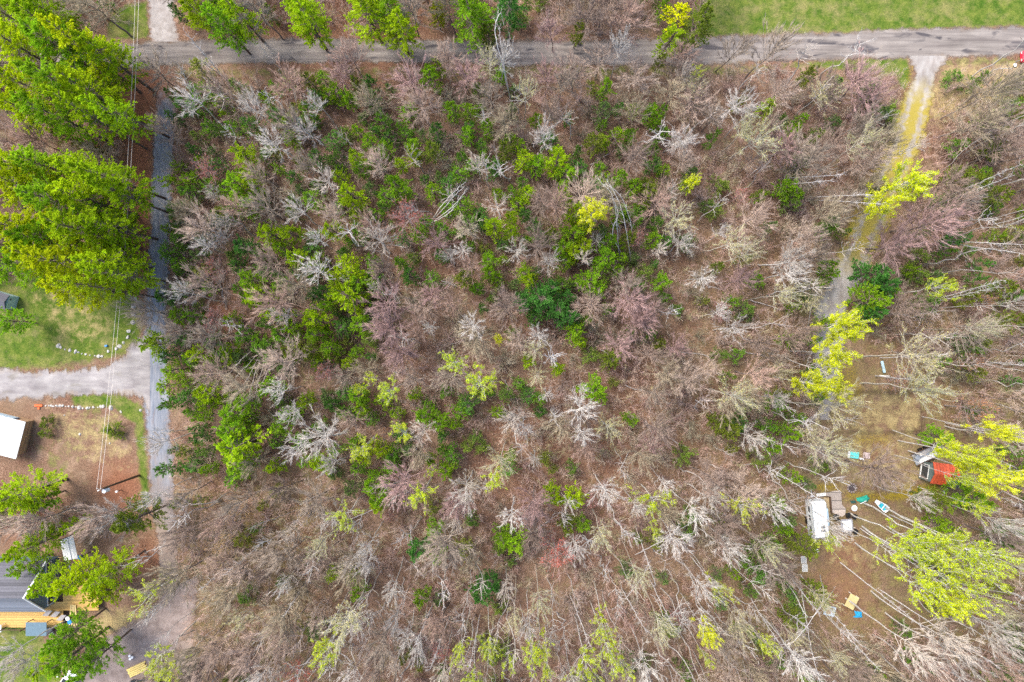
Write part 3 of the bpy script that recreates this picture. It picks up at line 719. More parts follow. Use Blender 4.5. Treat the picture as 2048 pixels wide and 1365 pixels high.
# leafing trees
for x, y, r_, h, k in rows("""900,730,24,13,1 950,762,30,14,1 985,770,18,13,1 788,770,24,13,1 730,775,13,11,1 722,895,24,13,1 815,860,20,12,1 843,990,26,14,1 868,948,12,11,1 975,960,22,13,1 1192,432,26,14,0 998,685,9,8,0
    1310,1000,30,12,1 1315,1060,14,12,1 1800,368,32,16,0 1775,408,26,15,0 1688,655,34,17,0 1668,705,34,17,0 1625,765,26,16,0 1655,770,24,16,0 1938,918,27,19,0 1972,945,32,20,0 1985,860,20,18,0 1912,890,20,18,0 1920,950,17,18,1 1940,1012,22,14,1
    1865,1070,40,20,1 1925,1085,40,21,1 1825,1090,36,19,1 1870,1130,42,21,1 1915,1165,32,21,1 1905,1205,26,20,0 1845,1165,36,20,1 1785,1100,26,18,1 1965,1105,34,21,1 1930,1130,30,21,1 295,1190,28,14,1 318,1308,24,14,1 350,1335,24,14,1
    652,1285,30,17,1 930,1285,17,16,1 967,1285,19,16,1 940,1345,20,16,1 1085,1278,20,17,1 1066,1318,22,17,1 1020,1325,14,16,1 1170,1320,30,17,1 1215,1240,22,17,1 1205,1285,22,17,1 1238,1320,22,17,1 1412,1262,17,16,0 1410,1310,12,15,1
    1525,1290,17,17,1 1390,145,13,9,1 1380,370,14,9,0 1885,575,24,15,1 1650,1080,22,10,1 1100,1335,16,16,1 310,575,14,7,1 745,765,12,11,1"""):
    at_crown('bud' if k else 'lime', x, y, r_ * 1.08, h, fol=[YE, (.46, .54, .015)][int(k)])
for x, y, r_, h in rows("""1085,705,22,13 1205,1060,28,16 1510,278,38,14 1490,262,26,13 1400,180,22,9 975,132,24,13 1470,792,36,16 1830,715,48,17 1835,780,46,17 1660,825,44,17 1645,912,36,18 1455,480,30,14 1480,510,26,13
    1215,850,26,14 1010,912,30,15 690,1235,44,18 1080,1200,22,17 1320,1235,26,18 1480,1235,24,18 1610,600,24,12 1655,200,30,9 1350,440,34,8 1050,195,24,12 480,1240,24,14 1560,740,24,12 1620,870,26,13 1990,200,26,10"""):
    at_crown('cream', x, y, r_ * 1.05, h)
for x, y, r_, h in rows("""645,358,30,11 600,428,28,12 755,487,32,12 640,540,30,12 957,335,20,10 1090,275,24,11 1165,820,32,14 1020,842,28,14 1048,852,20,13 935,975,28,14 1210,985,28,15 1475,200,36,12 1580,510,36,14 1588,545,30,13
    1440,470,16,10 1365,490,24,11 1405,550,22,11 1360,280,26,9 385,200,34,13 510,225,26,12 635,208,22,11 622,265,26,11 555,290,30,11 420,385,16,9 645,885,46,14 600,900,30,13 662,935,25,12 1155,1090,24,14 1358,1080,34,16 1815,1292,40,19
    1875,1275,36,19 1610,1330,42,19 1990,1255,40,20 1095,788,15,10 1070,665,22,10 790,1240,18,15 1010,1190,22,14 735,1088,22,14 705,1125,18,14 560,1160,18,13 1405,1190,28,17 20,1310,34,14 592,820,26,12 1245,95,20,13
    1000,110,24,15 1365,150,16,11 830,1290,18,16 885,1340,20,16 1350,275,26,9 1320,500,16,9 760,570,16,8 920,500,18,8 1195,480,14,9 1035,505,22,10 1170,515,18,10 505,195,20,10 450,440,20,10 405,490,22,10 440,470,16,9 2010,1050,26,18
    1825,1000,24,12 1900,1320,34,18 2030,880,30,17 1550,1010,26,15 1440,1100,26,15 1330,960,18,12 1500,880,24,13 1270,1010,16,12 1130,1010,16,12 900,560,12,7 1840,285,15,7 700,560,12,8 35,1330,30,14 1300,1345,30,18 1145,1365,24,17"""):
    at_crown('white', x, y, r_ * 1.08, h)
at_crown('white', 228, 1040, 36, 14, crown=(.36, .33, .30), var=1)
for x, y, r_, h, k in rows("""805,430,40,11,0 1112,1105,38,9,1 592,1350,30,9,1 430,535,24,8,0 420,345,28,8,0 885,1310,20,9,1 650,750,26,8,0 1270,480,18,7,0 2030,560,18,9,2 1960,600,18,8,2 1895,1290,26,9,2 1950,820,34,9,2 530,880,20,5,2 615,1030,26,8,3
    775,870,18,7,2 780,1030,14,5,0 1345,1230,14,6,0 60,1020,30,8,0 1180,1000,18,7,0 1800,760,30,5,2 1840,640,24,7,3 1700,480,10,5,0 430,640,26,5,0 1940,730,22,9,2 450,1090,26,7,3 480,1020,24,7,3 1440,620,22,6,0 1480,390,20,6,0"""):
    at_crown('redbud', x, y, r_ * 1.05, h, fol=[(.42, .12, .09), (.58, .10, .05), (.42, .19, .05), (.40, .28, .06)][int(k)])
for x, y, r_, h, k in rows("""550,600,46,12,0 580,570,34,12,0 540,520,34,11,0 780,610,44,11,1 792,662,38,11,1 800,705,34,10,1 560,730,42,12,0 1172,388,40,11,0 1290,640,34,9,1 1265,600,36,9,1 1185,605,34,11,0 905,1085,46,14,0 800,960,46,13,1
    915,1000,30,12,1 1072,1000,34,13,1 1320,410,40,9,0 1560,300,36,9,1 1720,170,46,8,1 1740,200,40,8,1 1650,180,36,9,0 870,480,30,7,1 945,460,26,7,2 1045,690,24,8,0 1310,620,24,9,0 1170,830,30,10,0 1170,30,48,12,0 1240,40,44,13,0
    1210,10,44,12,0 1110,60,26,9,1 520,20,36,12,0 820,15,34,12,0 900,10,30,12,0 190,15,50,12,0 60,250,24,7,1 210,1030,34,14,0 1800,480,44,12,1 1860,440,40,13,1 2000,170,40,11,0 1760,945,44,13,0 1950,240,40,11,0
    530,420,34,11,0 480,420,26,10,0 520,350,24,10,0 660,430,26,10,0 620,330,22,10,0 750,205,28,10,0 680,150,30,8,1 820,160,36,9,1 930,150,34,8,1 1100,150,30,9,1 1360,150,30,9,0 1560,180,30,9,0 1280,640,26,9,1 1230,690,30,8,1 700,850,24,12,0
    1490,1000,40,13,0 1420,960,36,12,0 1530,1120,36,14,0 1450,1280,36,15,0 560,1230,40,14,0 460,1180,36,13,0 520,1300,40,15,0 650,1120,30,13,0 640,60,20,7,1 1310,890,24,8,1 860,590,26,7,1 1480,560,26,9,1 1570,680,24,9,0 1350,700,24,8,1"""):
    at_crown('maple', x, y, r_ * 1.05, h, crown=[None, (.40, .27, .25), (.42, .36, .28)][int(k)])

# ------------------------------------------------------------------ bent and arching stems given by points on the photo at their heights
def path_stem(name, pts, r0, label, cat='tree', group=None, color=(.55, .52, .5), tw=10, seed=0):
    """pts: (px, py, z) from root to tip"""
    w = np.array([P(*p) for p in pts]); c = catmull(w, 6); n = len(c)
    r = np.random.default_rng(seed); c[1:] += r.normal(size=(n - 1, 3)) * 0.03
    root = thing(name, label, cat, tuple(w[0]), 0, group); c = c - w[0]
    g = Geo(); rad = np.linspace(r0, r0 * 0.3, n); tubes(g, c[None], rad[None], 5)
    obj('trunk', g.mesh('trunk'), BARK, root, color)
    g = Geo()
    k = r.integers(n // 3, n, tw); d = unit(unit(np.gradient(c, axis=0))[k] + .7 * rand_dirs(tw, r)); L = r.uniform(.5, 1.4, tw)
    cones(g, c[k], c[k] + d * L[:, None], np.full(tw, .02))
    k2 = np.repeat(np.arange(tw), 3); t = r.random(len(k2))[:, None]
    s0 = c[k][k2] + d[k2] * (L[k2][:, None] * t); cones(g, s0, s0 + unit(d[k2] + .8 * rand_dirs(len(k2), r)) * .4, np.full(len(k2), .012))
    obj('crown', g.mesh('crown'), BARK, root, color)
    return root

bent = [
    ("arching birch stem, {} of the four leaning beside the brown hollow", [[(858, 448, 0), (885, 410, 5), (905, 388, 7), (925, 369, 7)], [(862, 446, 0), (892, 412, 5), (915, 385, 7), (928, 376, 6.5)],
      [(860, 450, 0), (898, 420, 5), (918, 400, 6.5), (932, 380, 6.5)], [(850, 452, 0), (885, 435, 4), (905, 420, 6), (922, 398, 6)]]),
    ("long arching birch stem, {} of five bowed above the dark pines", [[(1262, 530, 0), (1256, 480, 6), (1240, 410, 11), (1212, 358, 13)], [(1256, 510, 0), (1263, 455, 6), (1245, 400, 11), (1215, 365, 13)],
      [(1240, 530, 0), (1235, 470, 6), (1228, 400, 10), (1200, 362, 12)], [(1252, 525, 0), (1225, 470, 7), (1236, 430, 9), (1228, 405, 10)], [(1226, 500, 0), (1240, 470, 3), (1234, 440, 6), (1220, 375, 11)]]),
    ("dark bowed stem, {} of six fanning out beside the left pines", [[(528, 690, 0), (505, 720, 5), (480, 745, 7), (462, 770, 7)], [(528, 692, 0), (510, 730, 5), (492, 762, 7), (472, 790, 7)], [(530, 692, 0), (515, 735, 5), (505, 765, 7), (498, 800, 7)],
      [(526, 690, 0), (500, 705, 5), (478, 725, 7), (460, 745, 7)], [(532, 692, 0), (526, 735, 5), (514, 770, 7), (512, 800, 6.5)], [(530, 690, 0), (545, 710, 4), (528, 760, 7), (508, 778, 7)]]),
    ("pale hoop-shaped bent birch, {} of two over the main road", [[(1022, 205, 0), (1002, 120, 12), (990, 60, 15), (1001, 27, 15.5), (1008, 50, 13)], [(1020, 200, 0), (1010, 140, 9), (1004, 100, 12), (998, 58, 14)]]),
    ("bowed pale birch, {} of three curved stems below the spreading cream crown", [[(1560, 335, 0), (1572, 290, 5), (1562, 262, 7), (1552, 250, 7)], [(1562, 340, 0), (1585, 310, 5), (1598, 290, 6.5), (1595, 272, 6.5)], [(1568, 345, 0), (1592, 318, 5), (1606, 296, 6.5), (1608, 282, 6)]]),
    ("thin white bent birch, {} of three bowed right of the coral bush", [[(1236, 1216, 0), (1264, 1182, 4), (1286, 1152, 6), (1299, 1123, 6.5)], [(1270, 1110, 0), (1310, 1090, 4), (1349, 1066, 6), (1420, 1023, 7)], [(1034, 1083, .3), (1075, 1058, 2), (1116, 1028, 3)]]),
    ("curved grey birch, {} of three below the plywood table", [[(1640, 1150, 0), (1645, 1200, 9), (1600, 1270, 14), (1575, 1290, 14)], [(1560, 1150, 0), (1590, 1190, 9), (1620, 1235, 14), (1660, 1190, 12)], [(1600, 1160, 0), (1612, 1240, 8), (1625, 1310, 14), (1640, 1365, 15)]]),
    ("white hooked birch, {} of two near the top right gravel track", [[(1640, 640, 0), (1630, 600, 6), (1636, 570, 8), (1630, 558, 8)], [(1612, 670, 0), (1622, 620, 6), (1634, 585, 8), (1626, 565, 7)]]),
]
ORD = ['first', 'second', 'third', 'fourth', 'fifth', 'sixth']
for gi, (lab, group_paths) in enumerate(bent):
    for j, pts in enumerate(group_paths):
        dark = gi == 2
        path_stem('bent_birch', pts, 0.062, lab.format(ORD[j]), 'birch tree', 'bent birch stems', color=(.36, .32, .29) if dark else (.58, .55, .52), seed=gi * 10 + j)
# long straight pale trunks seen lying outward at the right edge
for i, (x0, y0, x1, y1, h) in enumerate(rows("""1860,415,2030,350,19 1880,400,2040,330,20 1875,482,2048,490,20 1880,485,2060,510,20 1870,600,2010,560,18 1865,605,1990,575,17 1700,470,1600,450,1 1615,395,1740,390,15 1620,400,1760,408,15
    1560,358,1680,350,14 1550,372,1660,362,13 1940,720,2080,735,20 1760,716,1890,710,18 1750,752,1870,765,18 1890,846,2060,880,20 1860,870,2020,930,20 1900,955,2040,1010,20 1720,1057,1890,1170,20 1780,1030,1960,1110,21 
    1680,1125,1840,1250,18 1650,1230,1760,1340,18 1600,1150,1720,1290,17 1570,870,1690,930,17 1530,930,1640,1000,16 1760,1180,1990,1330,21 1540,1240,1620,1365,18 1380,1110,1440,1190,16 1300,1160,1345,1250,16
    1270,1050,1312,1170,15 1340,1040,1385,1090,14 1245,1180,1290,1260,15 1140,1190,1180,1290,16 700,1180,650,1270,16 740,1170,690,1250,16 900,1230,860,1340,17 960,1230,940,1330,17 870,1200,830,1290,16 620,1150,570,1230,14
    470,1120,400,1180,14 520,1090,450,1150,13 1560,1130,1640,1230,16 1490,1180,1560,1290,17 1610,1010,1700,1070,14 400,300,340,230,1 450,90,360,55,1 470,180,366,60,16 440,150,400,120,9""")):
    if h < 2: continue
    lab = None
    st = path_stem('leaning_birch', [(x0, y0, 0), ((x0 * 2 + x1) / 3, (y0 * 2 + y1) / 3, h / 3), ((x0 + 2 * x1) / 3, (y0 + 2 * y1) / 3, 2 * h / 3), (x1, y1, h)], 0.085, None, 'birch tree', 'long pale trunks reaching outward', seed=500 + i, tw=26)
    TREES.append((st, 'lean', (x0 + x1) / 2, (y0 + y1) / 2))
INFO['lean'] = ('leaning_birch', 'birch tree', 'tall pale trunk', '')

# ------------------------------------------------------------------ filler of the woods
WOODS = [[(352, 155), (1785, 140), (1800, 190), (1765, 290), (1715, 390), (1670, 470), (1640, 560), (1622, 640), (1622, 760), (1625, 850), (1680, 870), (1600, 960), (1580, 1100), (1600, 1180), (1650, 1260), (1780, 1240), (1900, 1290), (2110, 1250), (2110, 1430), (400, 1430), (375, 1200), (358, 1000), (352, 900), (345, 600)],
         [(1885, 150), (2110, 150), (2110, 900), (1990, 880), (1900, 860), (1880, 760), (1760, 700), (1700, 640), (1725, 560), (1765, 470), (1800, 390), (1835, 300), (1860, 220)],
         [(1990, 880), (2110, 880), (2110, 1300), (1960, 1240), (1990, 1000)], [(1830, 1030), (1990, 990), (1970, 1245), (1880, 1245), (1790, 1150)],
         [(365, -60), (1410, -60), (1400, 62), (365, 62)], [(-60, -60), (285, -60), (215, 70), (-60, 70)],
         [(-60, 960), (190, 1005), (285, 1050), (300, 1140), (255, 1065), (120, 1035), (-60, 1030)], [(230, 150), (262, 300), (262, 560), (-60, 560), (-60, 100)]]
def in_woods(x, y):
    X, Y = np.atleast_1d(np.array(x, float)), np.atleast_1d(np.array(y, float))
    m = np.zeros(X.shape, bool)
    for w in WOODS: m |= seg_poly_dist(X, Y, w) > 0
    return m
LIMIT = {'maple': 298, 'brush': 290, 'slim': 270, 'hemlock': 285, 'white': 150, 'cream': 80, 'pine': 285, 'bud': 90, 'fresh': 295}
cand = np.stack([rng.uniform(-55, 2105, 26000), rng.uniform(-55, 1425, 26000)], -1)
ok = in_woods(cand[:, 0], cand[:, 1]); cand = cand[ok]
occ = [(a, b, r_) for a, b, r_ in OCC]
OA = np.array(occ)
def zone_mix(x, y):
    if y < 75: return dict(maple=4, brush=3, hemlock=1, pine=.6)
    if x < 270: return dict(maple=3, brush=3, hemlock=2)
    if x > 1850 and y < 900: return dict(maple=3, slim=2.6, hemlock=2.4, fresh=1.4, brush=1.5, cream=.5, white=.4)
    if x > 1450 and y > 560: return dict(maple=2.6, slim=2.6, hemlock=2.4, fresh=1.0, brush=1.6, cream=.6, white=.3)
    if y > 950 and x > 650: return dict(maple=2.6, slim=3, hemlock=1.3, brush=2.2, white=.6, bud=.2, cream=.3)
    if x < 650 and y > 950: return dict(maple=4, slim=1.4, hemlock=1.4, brush=3, white=.2)
    if x < 760 and 180 < y < 960: return dict(maple=3.2, slim=.7, hemlock=2.2, fresh=3.6, brush=1.0, white=.4, pine=.9)
    if 700 < x < 1320 and 230 < y < 640: return dict(maple=2.6, slim=.6, hemlock=2.0, fresh=3.2, brush=1.6, white=.4, pine=.8)
    if 560 < x < 1150 and 760 < y < 1120: return dict(maple=3, slim=1, hemlock=1.4, fresh=1.8, brush=2.2, white=.4, pine=.3)
    if 720 <= x < 1450 and y > 440: return dict(maple=2.2, slim=.4, hemlock=.9, brush=4.5, white=.35, cream=.2)
    if y < 250: return dict(maple=3, brush=4, slim=.5, hemlock=1.2, white=.2)
    return dict(maple=2.8, brush=3.2, slim=.5, hemlock=2.0, white=.35, cream=.15, pine=.2)
placed = []
grid = {}
def free(x, y, rr):
    gx_, gy_ = int(x // 60), int(y // 60)
    for i in range(gx_ - 1, gx_ + 2):
        for j in range(gy_ - 1, gy_ + 2):
            for a, b, c in grid.get((i, j), ()):
                if (a - x) ** 2 + (b - y) ** 2 < ((rr + c)) ** 2: return False
    return True
def occupy(x, y, r_): grid.setdefault((int(x // 60), int(y // 60)), []).append((x, y, r_))
for a, b, r_ in occ: occupy(a, b, min(r_, 28) * 0.6)
HOLES = [(1770, 900, 110, 60), (1680, 1130, 80, 110), (245, 970, 60, 40)]
for x, y in cand:
    mix = zone_mix(x, y)
    ks = list(mix); w = np.array([mix[k] for k in ks]); k = ks[int(rng.choice(len(ks), p=w / w.sum()))]
    if COUNT.get(k, 0) >= LIMIT[k]: continue
    if any(abs(x - a) < c and abs(y - b) < d for a, b, c, d in HOLES): continue
    rr = {'maple': 15, 'brush': 10, 'slim': 11, 'hemlock': 11, 'fresh': 10, 'white': 15, 'cream': 16, 'pine': 12, 'bud': 15}[k]
    if not free(x, y, rr): continue
    occupy(x, y, rr)
    p = P(x, y)
    edge = x > 1450 or y > 950
    if k == 'maple': plant(k, p.x, p.y, random.uniform(7, 12) * (1.25 if edge else 1), random.uniform(1.5, 2.7))
    elif k == 'slim': plant(k, p.x, p.y, random.uniform(10, 16) * (1.2 if edge else .9), random.uniform(.8, 1.5), lean=(random.gauss(0, .07), random.gauss(0, .07)))
    elif k == 'brush': plant(k, p.x, p.y, random.uniform(2.2, 5), random.uniform(.9, 1.9))
    elif k == 'hemlock': plant(k, p.x, p.y, random.uniform(3.2, 6.5), random.uniform(.9, 1.8))
    elif k == 'fresh': plant(k, p.x, p.y, random.uniform(3.6, 6.5), random.uniform(.85, 1.75))
    elif k == 'pine': plant(k, p.x, p.y, random.uniform(5, 8), random.uniform(.8, 1.3))
    elif k == 'white': plant(k, p.x, p.y, random.uniform(9, 14) * (1.2 if edge else 1), random.uniform(1.0, 1.9))
    else: plant(k, p.x, p.y, random.uniform(10, 15) * (1.2 if edge else 1), random.uniform(1.1, 1.8))

# ------------------------------------------------------------------ undergrowth: the uncountable sprigs between the trees
def undergrowth():
    n = 34000
    x = rng.uniform(-70, 2120, n); y = rng.uniform(-70, 1440, n)
    m = in_woods(x, y); x, y = x[m], y[m]
    # patchy density
    f = np.sin(x / 71 + 1.3 * np.sin(y / 53)) + np.sin(y / 47 + 1.7 * np.sin(x / 89)) + rng.normal(size=len(x)) * 0.9
    m = f > -0.9; x, y = x[m], y[m]
    n = len(x); base = np.stack([(x - 1024) / S, (682.5 - y) / S, np.zeros(n)], -1)
    pal = np.array([(.38, .24, .19), (.33, .23, .17), (.40, .28, .22), (.28, .18, .13), (.38, .25, .21), (.28, .26, .13), (.40, .32, .24)])
    k = np.clip((np.sin(x / 60 + y / 90) + np.sin(y / 41 - x / 130) + rng.normal(size=n) * 1.1 + 3) / 6 * len(pal), 0, len(pal) - 1).astype(int)
    c = pal[k] * rng.uniform(.75, 1.2, (n, 1)); C = np.concatenate([c, np.ones((n, 1))], 1)
    g = Geo()
    ns = 4; a = np.repeat(np.arange(n), ns)
    az = rng.uniform(0, 6.283, len(a)); el = np.radians(rng.uniform(12, 80, len(a)))
    d = np.stack([np.cos(az) * np.cos(el), np.sin(az) * np.cos(el), np.sin(el)], -1)
    L = rng.uniform(.45, 1.5, len(a))
    b0 = base[a] + np.stack([rng.normal(size=len(a)) * .12, rng.normal(size=len(a)) * .12, np.zeros(len(a))], -1)
    cones(g, b0, b0 + d * L[:, None], np.full(len(a), .016), C[a])
    a2 = np.repeat(np.arange(len(a)), 3); t = rng.uniform(.25, .95, len(a2))[:, None]
    s0 = b0[a2] + d[a2] * (L[a2][:, None] * t)
    cones(g, s0, s0 + unit(d[a2] + .8 * rand_dirs(len(a2), rng)) * (L[a2] * rng.uniform(.25, .5, len(a2)))[:, None], np.full(len(a2), .011), C[a][a2])
    tag(obj("undergrowth", g.mesh("undergrowth"), TINT), 'low brown and pinkish twigs covering the forest floor', 'undergrowth', kind='stuff')
undergrowth()

def thicket():
    """the uncountable thin saplings that fill the woods between the trees"""
    n = 21000
    x = rng.uniform(-70, 2120, n); y = rng.uniform(-70, 1440, n)
    m = in_woods(x, y)
    for a, b, c, d in HOLES: m &= ~((abs(x - a) < c) & (abs(y - b) < d))
    f = np.sin(x / 57 + 1.9 * np.sin(y / 71)) + np.sin(y / 39 + 1.3 * np.sin(x / 63)) + rng.normal(size=n) * .8
    m &= f > -1.1; x, y, f = x[m], y[m], f[m]; n = len(x)
    base = np.stack([(x - 1024) / S, (682.5 - y) / S, np.zeros(n)], -1)
    pal = np.array([(.42, .27, .22), (.38, .28, .22), (.34, .24, .19), (.46, .34, .28), (.40, .28, .25), (.33, .30, .17), (.44, .36, .28), (.31, .215, .165)])
    k = np.clip((np.sin(x / 80 - y / 70) + np.sin(y / 51 + x / 110) + rng.normal(size=n) * 1.2 + 3) / 6 * len(pal), 0, len(pal) - 1).astype(int)
    c = pal[k] * rng.uniform(1.0, 1.45, (n, 1)); C = np.concatenate([c, np.ones((n, 1))], 1)
    g = Geo(); hh = rng.uniform(1.2, 3.6, n); RR = rng.uniform(.45, 1.15, n)
    top = base + np.stack([rng.normal(size=n) * .2, rng.normal(size=n) * .2, hh * .85], -1)
    cones(g, base, top, np.full(n, .03), C)
    nb = 11; a = np.repeat(np.arange(n), nb); t = rng.uniform(.25, .95, len(a))
    q = base[a] * (1 - t)[:, None] + top[a] * t[:, None]
    az = rng.uniform(0, 6.283, len(a)); el = np.radians(rng.uniform(30, 75, len(a)))
    d = np.stack([np.cos(az) * np.cos(el), np.sin(az) * np.cos(el), np.sin(el)], -1)
    L = 1.25 * RR[a] * rng.uniform(.6, 1.1, len(a)); e = q + d * L[:, None]
    cones(g, q, e, np.full(len(a), .017), C[a])
    a2 = np.repeat(np.arange(len(a)), 4); t = rng.uniform(.25, .9, len(a2))[:, None]
    s0 = q[a2] * (1 - t) + e[a2] * t; d2 = unit(d[a2] + .38 * rand_dirs(len(a2), rng))
    cones(g, s0, s0 + d2 * (L[a2] * rng.uniform(.35, .75, len(a2)))[:, None], np.full(len(a2), .011), C[a][a2])
    tag(obj("sapling_thicket", g.mesh("sapling_thicket"), TINT), 'mass of thin leafless saplings filling the woods', 'saplings', kind='stuff')
thicket()

def ground_litter():
    """fallen leaves and sticks lying on the litter"""
    n = 60000
    x = rng.uniform(-70, 2120, n); y = rng.uniform(-70, 1440, n)
    m = in_woods(x, y); x, y = x[m], y[m]; n = len(x)
    base = np.stack([(x - 1024) / S, (682.5 - y) / S, rng.uniform(.02, .08, n)], -1)
    ax = rand_dirs(n, rng); ax[:, 2] *= .25; ax = unit(ax); sd_ = unit(np.cross(ax, np.array([0, 0, 1.0]) + .4 * rng.normal(size=(n, 3))))
    pal = np.array([(.34, .20, .12), (.40, .28, .19), (.26, .14, .08), (.16, .09, .06), (.36, .27, .21)])
    c = pal[rng.integers(0, 5, n)] * rng.uniform(.8, 1.15, (n, 1)); C = np.concatenate([c, np.ones((n, 1))], 1)
    g = Geo(); leaves(g, base, ax, sd_, rng.uniform(.10, .28, n), rng.uniform(.07, .14, n), C)
    tag(obj("leaf_litter", g.mesh("leaf_litter"), TINT), 'brown fallen leaves lying thick under the trees', 'fallen leaves', kind='stuff')
ground_litter()

# ------------------------------------------------------------------ built things
def box_bm(bm, c, s, rz=0.0, bevel=0.0):
    r = bmesh.ops.create_cube(bm, size=1.0)
    M = Matrix.Translation(Vector(c)) @ Matrix.Rotation(rz, 4, 'Z') @ Matrix.Diagonal((*s, 1))
    bmesh.ops.transform(bm, matrix=M, verts=r['verts'])
    if bevel:
        es = {e for v in r['verts'] for e in v.link_edges}
        bmesh.ops.bevel(bm, geom=list(es), offset=bevel, segments=2, affect='EDGES', profile=0.6)
def cyl_bm(bm, a, b, r0, r1=None, k=12):
    a, b = Vector(a), Vector(b); r1 = r0 if r1 is None else r1
    M = Matrix.Translation((a + b) / 2) @ (b - a).to_track_quat('Z', 'Y').to_matrix().to_4x4()
    bmesh.ops.create_cone(bm, cap_ends=True, segments=k, radius1=r0, radius2=r1, depth=(b - a).length, matrix=M)
def poly_bm(bm, pts, z0, z1):
    """prism over polygon pts [(x,y)]"""
    lo = [bm.verts.new((x, y, z0)) for x, y in pts]; hi = [bm.verts.new((x, y, z1)) for x, y in pts]
    n = len(pts); bm.faces.new(hi); bm.faces.new(lo[::-1])
    for i in range(n): bm.faces.new((lo[i], lo[(i + 1) % n], hi[(i + 1) % n], hi[i]))
def mk(name, fn, mat, parent=None, smooth=False):
    bm = bmesh.new(); fn(bm); bmesh.ops.recalc_face_normals(bm, faces=bm.faces)
    me = bpy.data.meshes.new(name); bm.to_mesh(me); bm.free()
    if smooth:
        for p in me.polygons: p.use_smooth = True
    return obj(name, me, mat, parent)
def boxes(name, lst, mat, parent=None, bevel=0.0):
    def f(bm):
        for c, s, *r in lst: box_bm(bm, c, s, r[0] if r else 0, bevel)
    return mk(name, f, mat, parent)
def quad_slab(name, P4, th, mat, parent=None):
    """a slab through four 3-D corner points, thickness th below"""
    def f(bm):
        hi = [bm.verts.new(p) for p in P4]; lo = [bm.verts.new(Vector(p) - Vector((0, 0, th))) for p in P4]
        n = len(P4); bm.faces.new(hi); bm.faces.new(lo[::-1])
        for i in range(n): bm.faces.new((lo[i], lo[(i + 1) % n], hi[(i + 1) % n], hi[i]))
    return mk(name, f, mat, parent)

WHITE = paint("white_metal", (.78, .79, .80), .45, .08); OFFW = paint("off_white", (.66, .65, .62), .6, .12)
GLASS = paint("window_glass", (.03, .04, .05), .08, .2, spec=.8); SKYGL = paint("pale_skylight", (.42, .58, .68), .12, .15, spec=.8)
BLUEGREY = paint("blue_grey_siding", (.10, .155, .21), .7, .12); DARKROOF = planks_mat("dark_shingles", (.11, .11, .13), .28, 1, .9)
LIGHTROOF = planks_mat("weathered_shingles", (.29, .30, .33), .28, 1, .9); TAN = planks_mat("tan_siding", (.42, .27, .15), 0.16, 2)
DECKW = planks_mat("fresh_deck_boards", (.60, .36, .10), 0.15, 1); GREYWOOD = planks_mat("grey_boards", (.36, .33, .31), 0.17, 0)
DARKWOOD = paint("dark_wood", (.09, .05, .03), .8, .3); PINKDECK = planks_mat("weathered_plywood", (.40, .335, .29), 1.2, 1)
BLACK = paint("black_plastic", (.012, .012, .014), .5, .3); STEEL = paint("grey_metal", (.34, .36, .38), .4, .15, metal=.3)

# white roofed house, left edge
WROOF = paint('white_roofing', (.62, .62, .60), .5, .22, 1.1, stretch=(1, .25, 1))
t = thing('house', 'house with a broad white metal roof and tan board siding', 'house', tuple(P(68.6, 841)), math.radians(-14.5))
mk('wall', lambda bm: box_bm(bm, (-5.3, -2.4, 1.15), (10.6, 4.8, 2.3)), TAN, t)
boxes('roof', [((-5.2, -2.5, 2.36), (11.3, 5.3, .10)), ((-5.2, -5.1, 2.46), (11.3, .12, .10))] + [((-10.5 + .6 * i, -2.45, 2.43), (.05, 5.1, .05)) for i in range(19)], WROOF, t)
w = boxes('window', [((-2.9, .05, 1.45), (3.0, .10, 1.1))], paint("blue_frame", (.08, .14, .2), .5), t)
boxes('pane', [((-2.9, .11, 1.45), (2.7, .06, .9))], SKYGL, w)
boxes('gutter', [((-1.0, -4.98, 2.30), (2.0, .12, .12))], STEEL, t)
# small shed
t = thing('garden_shed', 'small pale blue shed with a dark grey roof on the upper left lawn', 'shed', tuple(P(39, 594)), math.radians(-17))
mk('wall', lambda bm: box_bm(bm, (-1.6, -.95, .95), (3.2, 1.9, 1.9)), paint("pale_blue_siding", (.42, .58, .60), .6, .1), t)
def shed_roof(bm):
    for s in (-1, 1):
        v = [(-1.6, -.95 - s * 1.1, 1.86), (.08, -.95 - s * 1.1, 1.86)]
    A = [(-3.3, -2.0, 1.9), (.02, -2.0, 1.9), (.02, -.95, 2.5), (-3.3, -.95, 2.5)]; B = [(-3.3, -.95, 2.5), (.02, -.95, 2.5), (.02, .1, 1.9), (-3.3, .1, 1.9)]
    for q in (A, B):
        hi = [bm.verts.new((x, y, z + .08)) for x, y, z in q]; lo = [bm.verts.new(p) for p in q]
        bm.faces.new(hi); bm.faces.new(lo[::-1])
        for i in range(4): bm.faces.new((lo[i], lo[(i + 1) % 4], hi[(i + 1) % 4], hi[i]))
mk('roof', shed_roof, DARKROOF, t)
boxes('door', [((-1.2, -1.93, .75), (.8, .05, 1.5))], OFFW, t)
boxes('vent', [((.03, -.5, 1.5), (.05, .18, .18))], BLACK, t)

